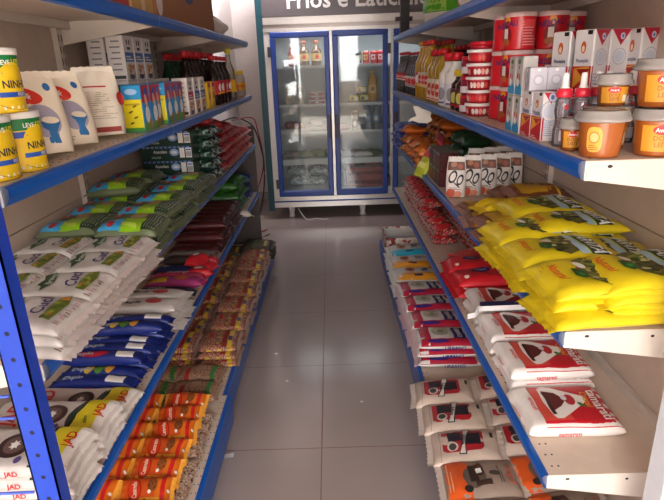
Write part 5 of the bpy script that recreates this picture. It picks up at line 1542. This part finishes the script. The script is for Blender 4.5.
hb = bottle_parts(.05, .23, mat('#5a3a20', .2, 0, .5), mat('#a8482a', .4), mat('#c8a060', .5), .02, .025, .6, (.2, .5), lab_text('', RED, W_), -PI / 2)
copies_at('syrup_bottle', hb, [(-.24, .25, S1), (-.12, .27, S1)], 'brown bottle with amber label on the top fridge shelf', 'bottle', 'brown fridge bottles', ['left one', 'right one'])
copies_at('syrup_bottle', bottle_parts(.04, .2, mat('#8c2f1c', .2, 0, .5), mat('#c8b8a0', .4), mat('#d8a88a', .5), .02, .02, .6, (.2, .5), lab_text('', RED, W_), -PI / 2), [(-.36, .26, S1)], 'red sauce bottle on the top fridge shelf', 'bottle', None, ['behind left door'])
def fruit(hexc, r):
    b = MB(); b.lathe([(.004, .002), (r * .5, .0), (r * .87, r * .35), (r, r * .9), (r * .85, r * 1.45), (r * .45, r * 1.75), (.004, r * 1.66)], mat(hexc, .3, 0, .3), 18, cap=False)
    s = MB(); s.tube([(0, 0, r * 1.6), (.003, 0, r * 1.9), (.008, 0, r * 2.05)], .003, mat('#4a3320', .7), 6)
    return [('fruit', b.mesh('fruit')), ('stem', s.mesh('stem'))]
ap = fruit('#a8251e', .04); ap2 = fruit('#b8502a', .036)
b = MB(); b.bbox(-.12, .12, -.07, .07, 0, .02, mat('#e6e2dd', .5), .004); one('foam_tray', b.mesh('foam_tray'), 'white foam tray under the red fruit in the fridge', 'tray', F(-.385, .27, S3))
for i, (p, x, y, z) in enumerate(((ap, -.43, .26, .02), (ap, -.35, .25, .02), (ap2, -.30, .28, .02), (ap, -.40, .31, .02))):
    copies('red_fruit', p, f'red fruit on the white tray in the fridge, {["left front", "middle front", "right front", "rear"][i]} one', 'fruit', F(x, y, S3 + z), (0, 0, i), 'red fruit on the fridge tray')
for i, (x, z, hx) in enumerate(((-.16, 0, '#c9ccd0'), (-.14, .05, '#d3d0cf'), (-.05, 0, '#c8b5b2'), (-.04, .055, '#b9bec4'))):
    one('food_pack', bag(.15, .13, .05, 610 + i, film(hx), lambda b, T, B: b.ell(T, 0, -.02, .04, .02, mat('#b5464a', .4), .003) if i > 1 else None, .012, 3.5, .008).mesh('food_pack'), f'pale wrapped pack beside the red fruit, {["lower left", "upper left", "lower right", "upper right"][i]} one', 'packet', F(x, .26, S3 + z), (0, 0, .2 * i), 'pale wrapped packs')
GRV = film('#5f7a34')
for i, (x, hx, w_) in enumerate(((-.42, '#7a4a34', 'brownish, far left'), (-.28, '#9aa36a', 'pale green, second from left'), (-.14, '#6a8a3a', 'green, right half'), (-.04, '#54692f', 'dark green, by the centre post'))):
    one('vegetable_bag', bag(.15, .18, .075, 620 + i, film(hx), None, .012, 3, .02).mesh('vegetable_bag'), f'bag of greens on the low left fridge shelf, {w_}', 'bag', F(x, .28, S4), (0, 0, .3 * i), 'bags of greens in the fridge')
for i, (x, hx, w_) in enumerate(((.14, '#4a4a44', 'dark, left'), (.26, '#6a5a44', 'brown, middle'), (.42, '#5c7a3a', 'green, right'))):
    one('vegetable_bag', bag(.16, .18, .06, 630 + i, film(hx), None, .012, 3, .02).mesh('vegetable_bag'), f'bag of vegetables on the low right fridge shelf, {w_}', 'bag', F(x, .28, S4), (0, 0, .3 * i), 'bags of vegetables in the fridge')
bagc = speck('ice_bag', ['#b9c4c6', '#8fa0a4', '#d6dde0', '#a4b3b8', '#7c8c90', '#e6ecee'], 40, .2, .5, .9)
for i, (x, z, a) in enumerate(((-.36, 0, .2), (-.16, 0, -.2), (-.37, .09, 0), (-.15, .09, .3))):
    one('produce_bag', bag(.21, .26, .10, 640 + i, bagc, None, .02, 3, .012).mesh('produce_bag'), f'clear crinkled produce bag at the fridge bottom, {["lower left", "lower right", "upper left", "upper right"][i]} one', 'bag', F(x, .3, S5 + z * 1.15 + .004), (0, 0, a * .5), 'clear produce bags')
CRT = mat('#b04338', .45)
def crate():
    b = MB(); w2, d2, h = .19, .14, .095
    b.box(-w2, w2, -d2, d2, 0, .006, CRT)
    for (a, c, e, f) in ((-w2, w2, -d2, -d2 + .006), (-w2, w2, d2 - .006, d2), (-w2, -w2 + .006, -d2, d2), (w2 - .006, w2, -d2, d2)):
        b.box(a, c, e, f, .0, .022, CRT); b.box(a, c, e, f, h - .022, h, CRT)
        L = c - a if c - a > .1 else f - e; n = int(L / .022)
        for k in range(n):
            t = (k + .3) / n
            if c - a > .1: b.box(a + L * t, a + L * t + .009, e, f, .022, h - .022, CRT)
            else: b.box(a, c, e + L * t, e + L * t + .009, .022, h - .022, CRT)
    return b.mesh('crate')
cm = crate()
for k in range(2):
    one('plastic_crate', cm, f'red slatted plastic crate at the fridge bottom, {["lower", "upper"][k]} one', 'crate', F(.33, .26, S5 + k * .0965), (0, 0, 0), 'red plastic crates')
one('dark_bundle', pouch(.13, .13, .10, film('#3a3436'), lambda b, f, g: None, 77, crease=.012).mesh('dark_bundle'), 'dark wrapped bundle standing on the red crates', 'bundle', F(.28, .26, S5 + .197), (0, 0, .3))
one('blue_carton', carton(.09, .08, .16, mat('#a9c4d0', .4), lambda b, f, l, r, t, w, d, h: None), 'pale blue carton beside the red crates', 'carton', F(.09, .2, S5))
one('food_pack', bag(.2, .12, .05, 660, film('#e3e0da'), None, .012, 4, .006).mesh('food_pack'), 'white flat pack at the front of the low right fridge shelf', 'packet', F(.32, .22, S4 + .0), (0, 0, .05))

# ================================================================== cables and litter
def cable(name, pts, r, hexc, lab):
    P = [Vector(p) for p in pts]; out = []
    for i in range(len(P) - 1):
        p0, p1, p2, p3 = P[max(i - 1, 0)], P[i], P[i + 1], P[min(i + 2, len(P) - 1)]
        for k in range(8):
            t = k / 8
            out.append(.5 * ((2 * p1) + (p2 - p0) * t + (2 * p0 - 5 * p1 + 4 * p2 - p3) * t * t + (-p0 + 3 * p1 - 3 * p2 + p3) * t ** 3))
    out.append(P[-1]); b = MB(); b.tube(out, r, mat(hexc, .4), 8)
    one(name, b.mesh(name), lab, 'cable')
cable('power_cable', [(-.86, 4.14, 1.08), (-.76, 4.28, 1.105), (-.68, 4.3, 1.084), (-.605, 4.3, 1.02), (-.562, 4.3, .863), (-.548, 4.3, .726), (-.57, 4.32, .5), (-.66, 4.5, .2), (-.70, 4.6, .012), (-.60, 4.75, .010)], .006, '#241c1e', 'black cable arching down the far end of the left shelving')
cable('power_cable', [(-.74, 4.12, 1.10), (-.629, 4.4, 1.09), (-.59, 4.4, .977), (-.563, 4.4, .79), (-.575, 4.4, .66), (-.635, 4.42, .50), (-.68, 4.46, .40), (-.74, 4.6, .12), (-.76, 4.75, .010), (-.64, 4.9, .008)], .005, '#a3222e', 'red cable hanging beside the black one at the left')
cable('floor_wire', [(-.36, 5.32, .10), (-.33, 5.27, .06), (-.27, 5.22, .006), (-.18, 5.24, .006), (-.10, 5.20, .006), (-.06, 5.22, .006)], .004, '#d8d0c8', 'thin pale wire lying on the floor under the fridge')
b = MB(); b.grid(lambda u, v: (u, v, .012 + .008 * math.sin(u * 90) * math.cos(v * 70)), [-.02 + i * .01 for i in range(5)], [-.014 + i * .007 for i in range(5)], mat('#d6cfca', .25))
one('plastic_scrap', b.mesh('plastic_scrap'), 'small clear plastic scrap on the floor by the left base shelf', 'scrap', (-.447, 1.75, 0))
for i, (x, y, s_, w_) in enumerate(((-.257, 2.29, .008, 'left of the floor centre line'), (-.335, 2.56, .01, 'near the bean bags'), (.10, 2.1, .006, 'right of the floor centre line'))):
    b = MB(); b.lathe([(s_ * .9, 0), (s_, .001), (s_ * .7, .0022)], mat('#e8e2dc', .6), 9)
    one('paper_scrap', b.mesh('paper_scrap'), f'tiny white paper scrap on the floor, {w_}', 'scrap', (x, y, 0), (0, 0, i), 'tiny paper scraps')
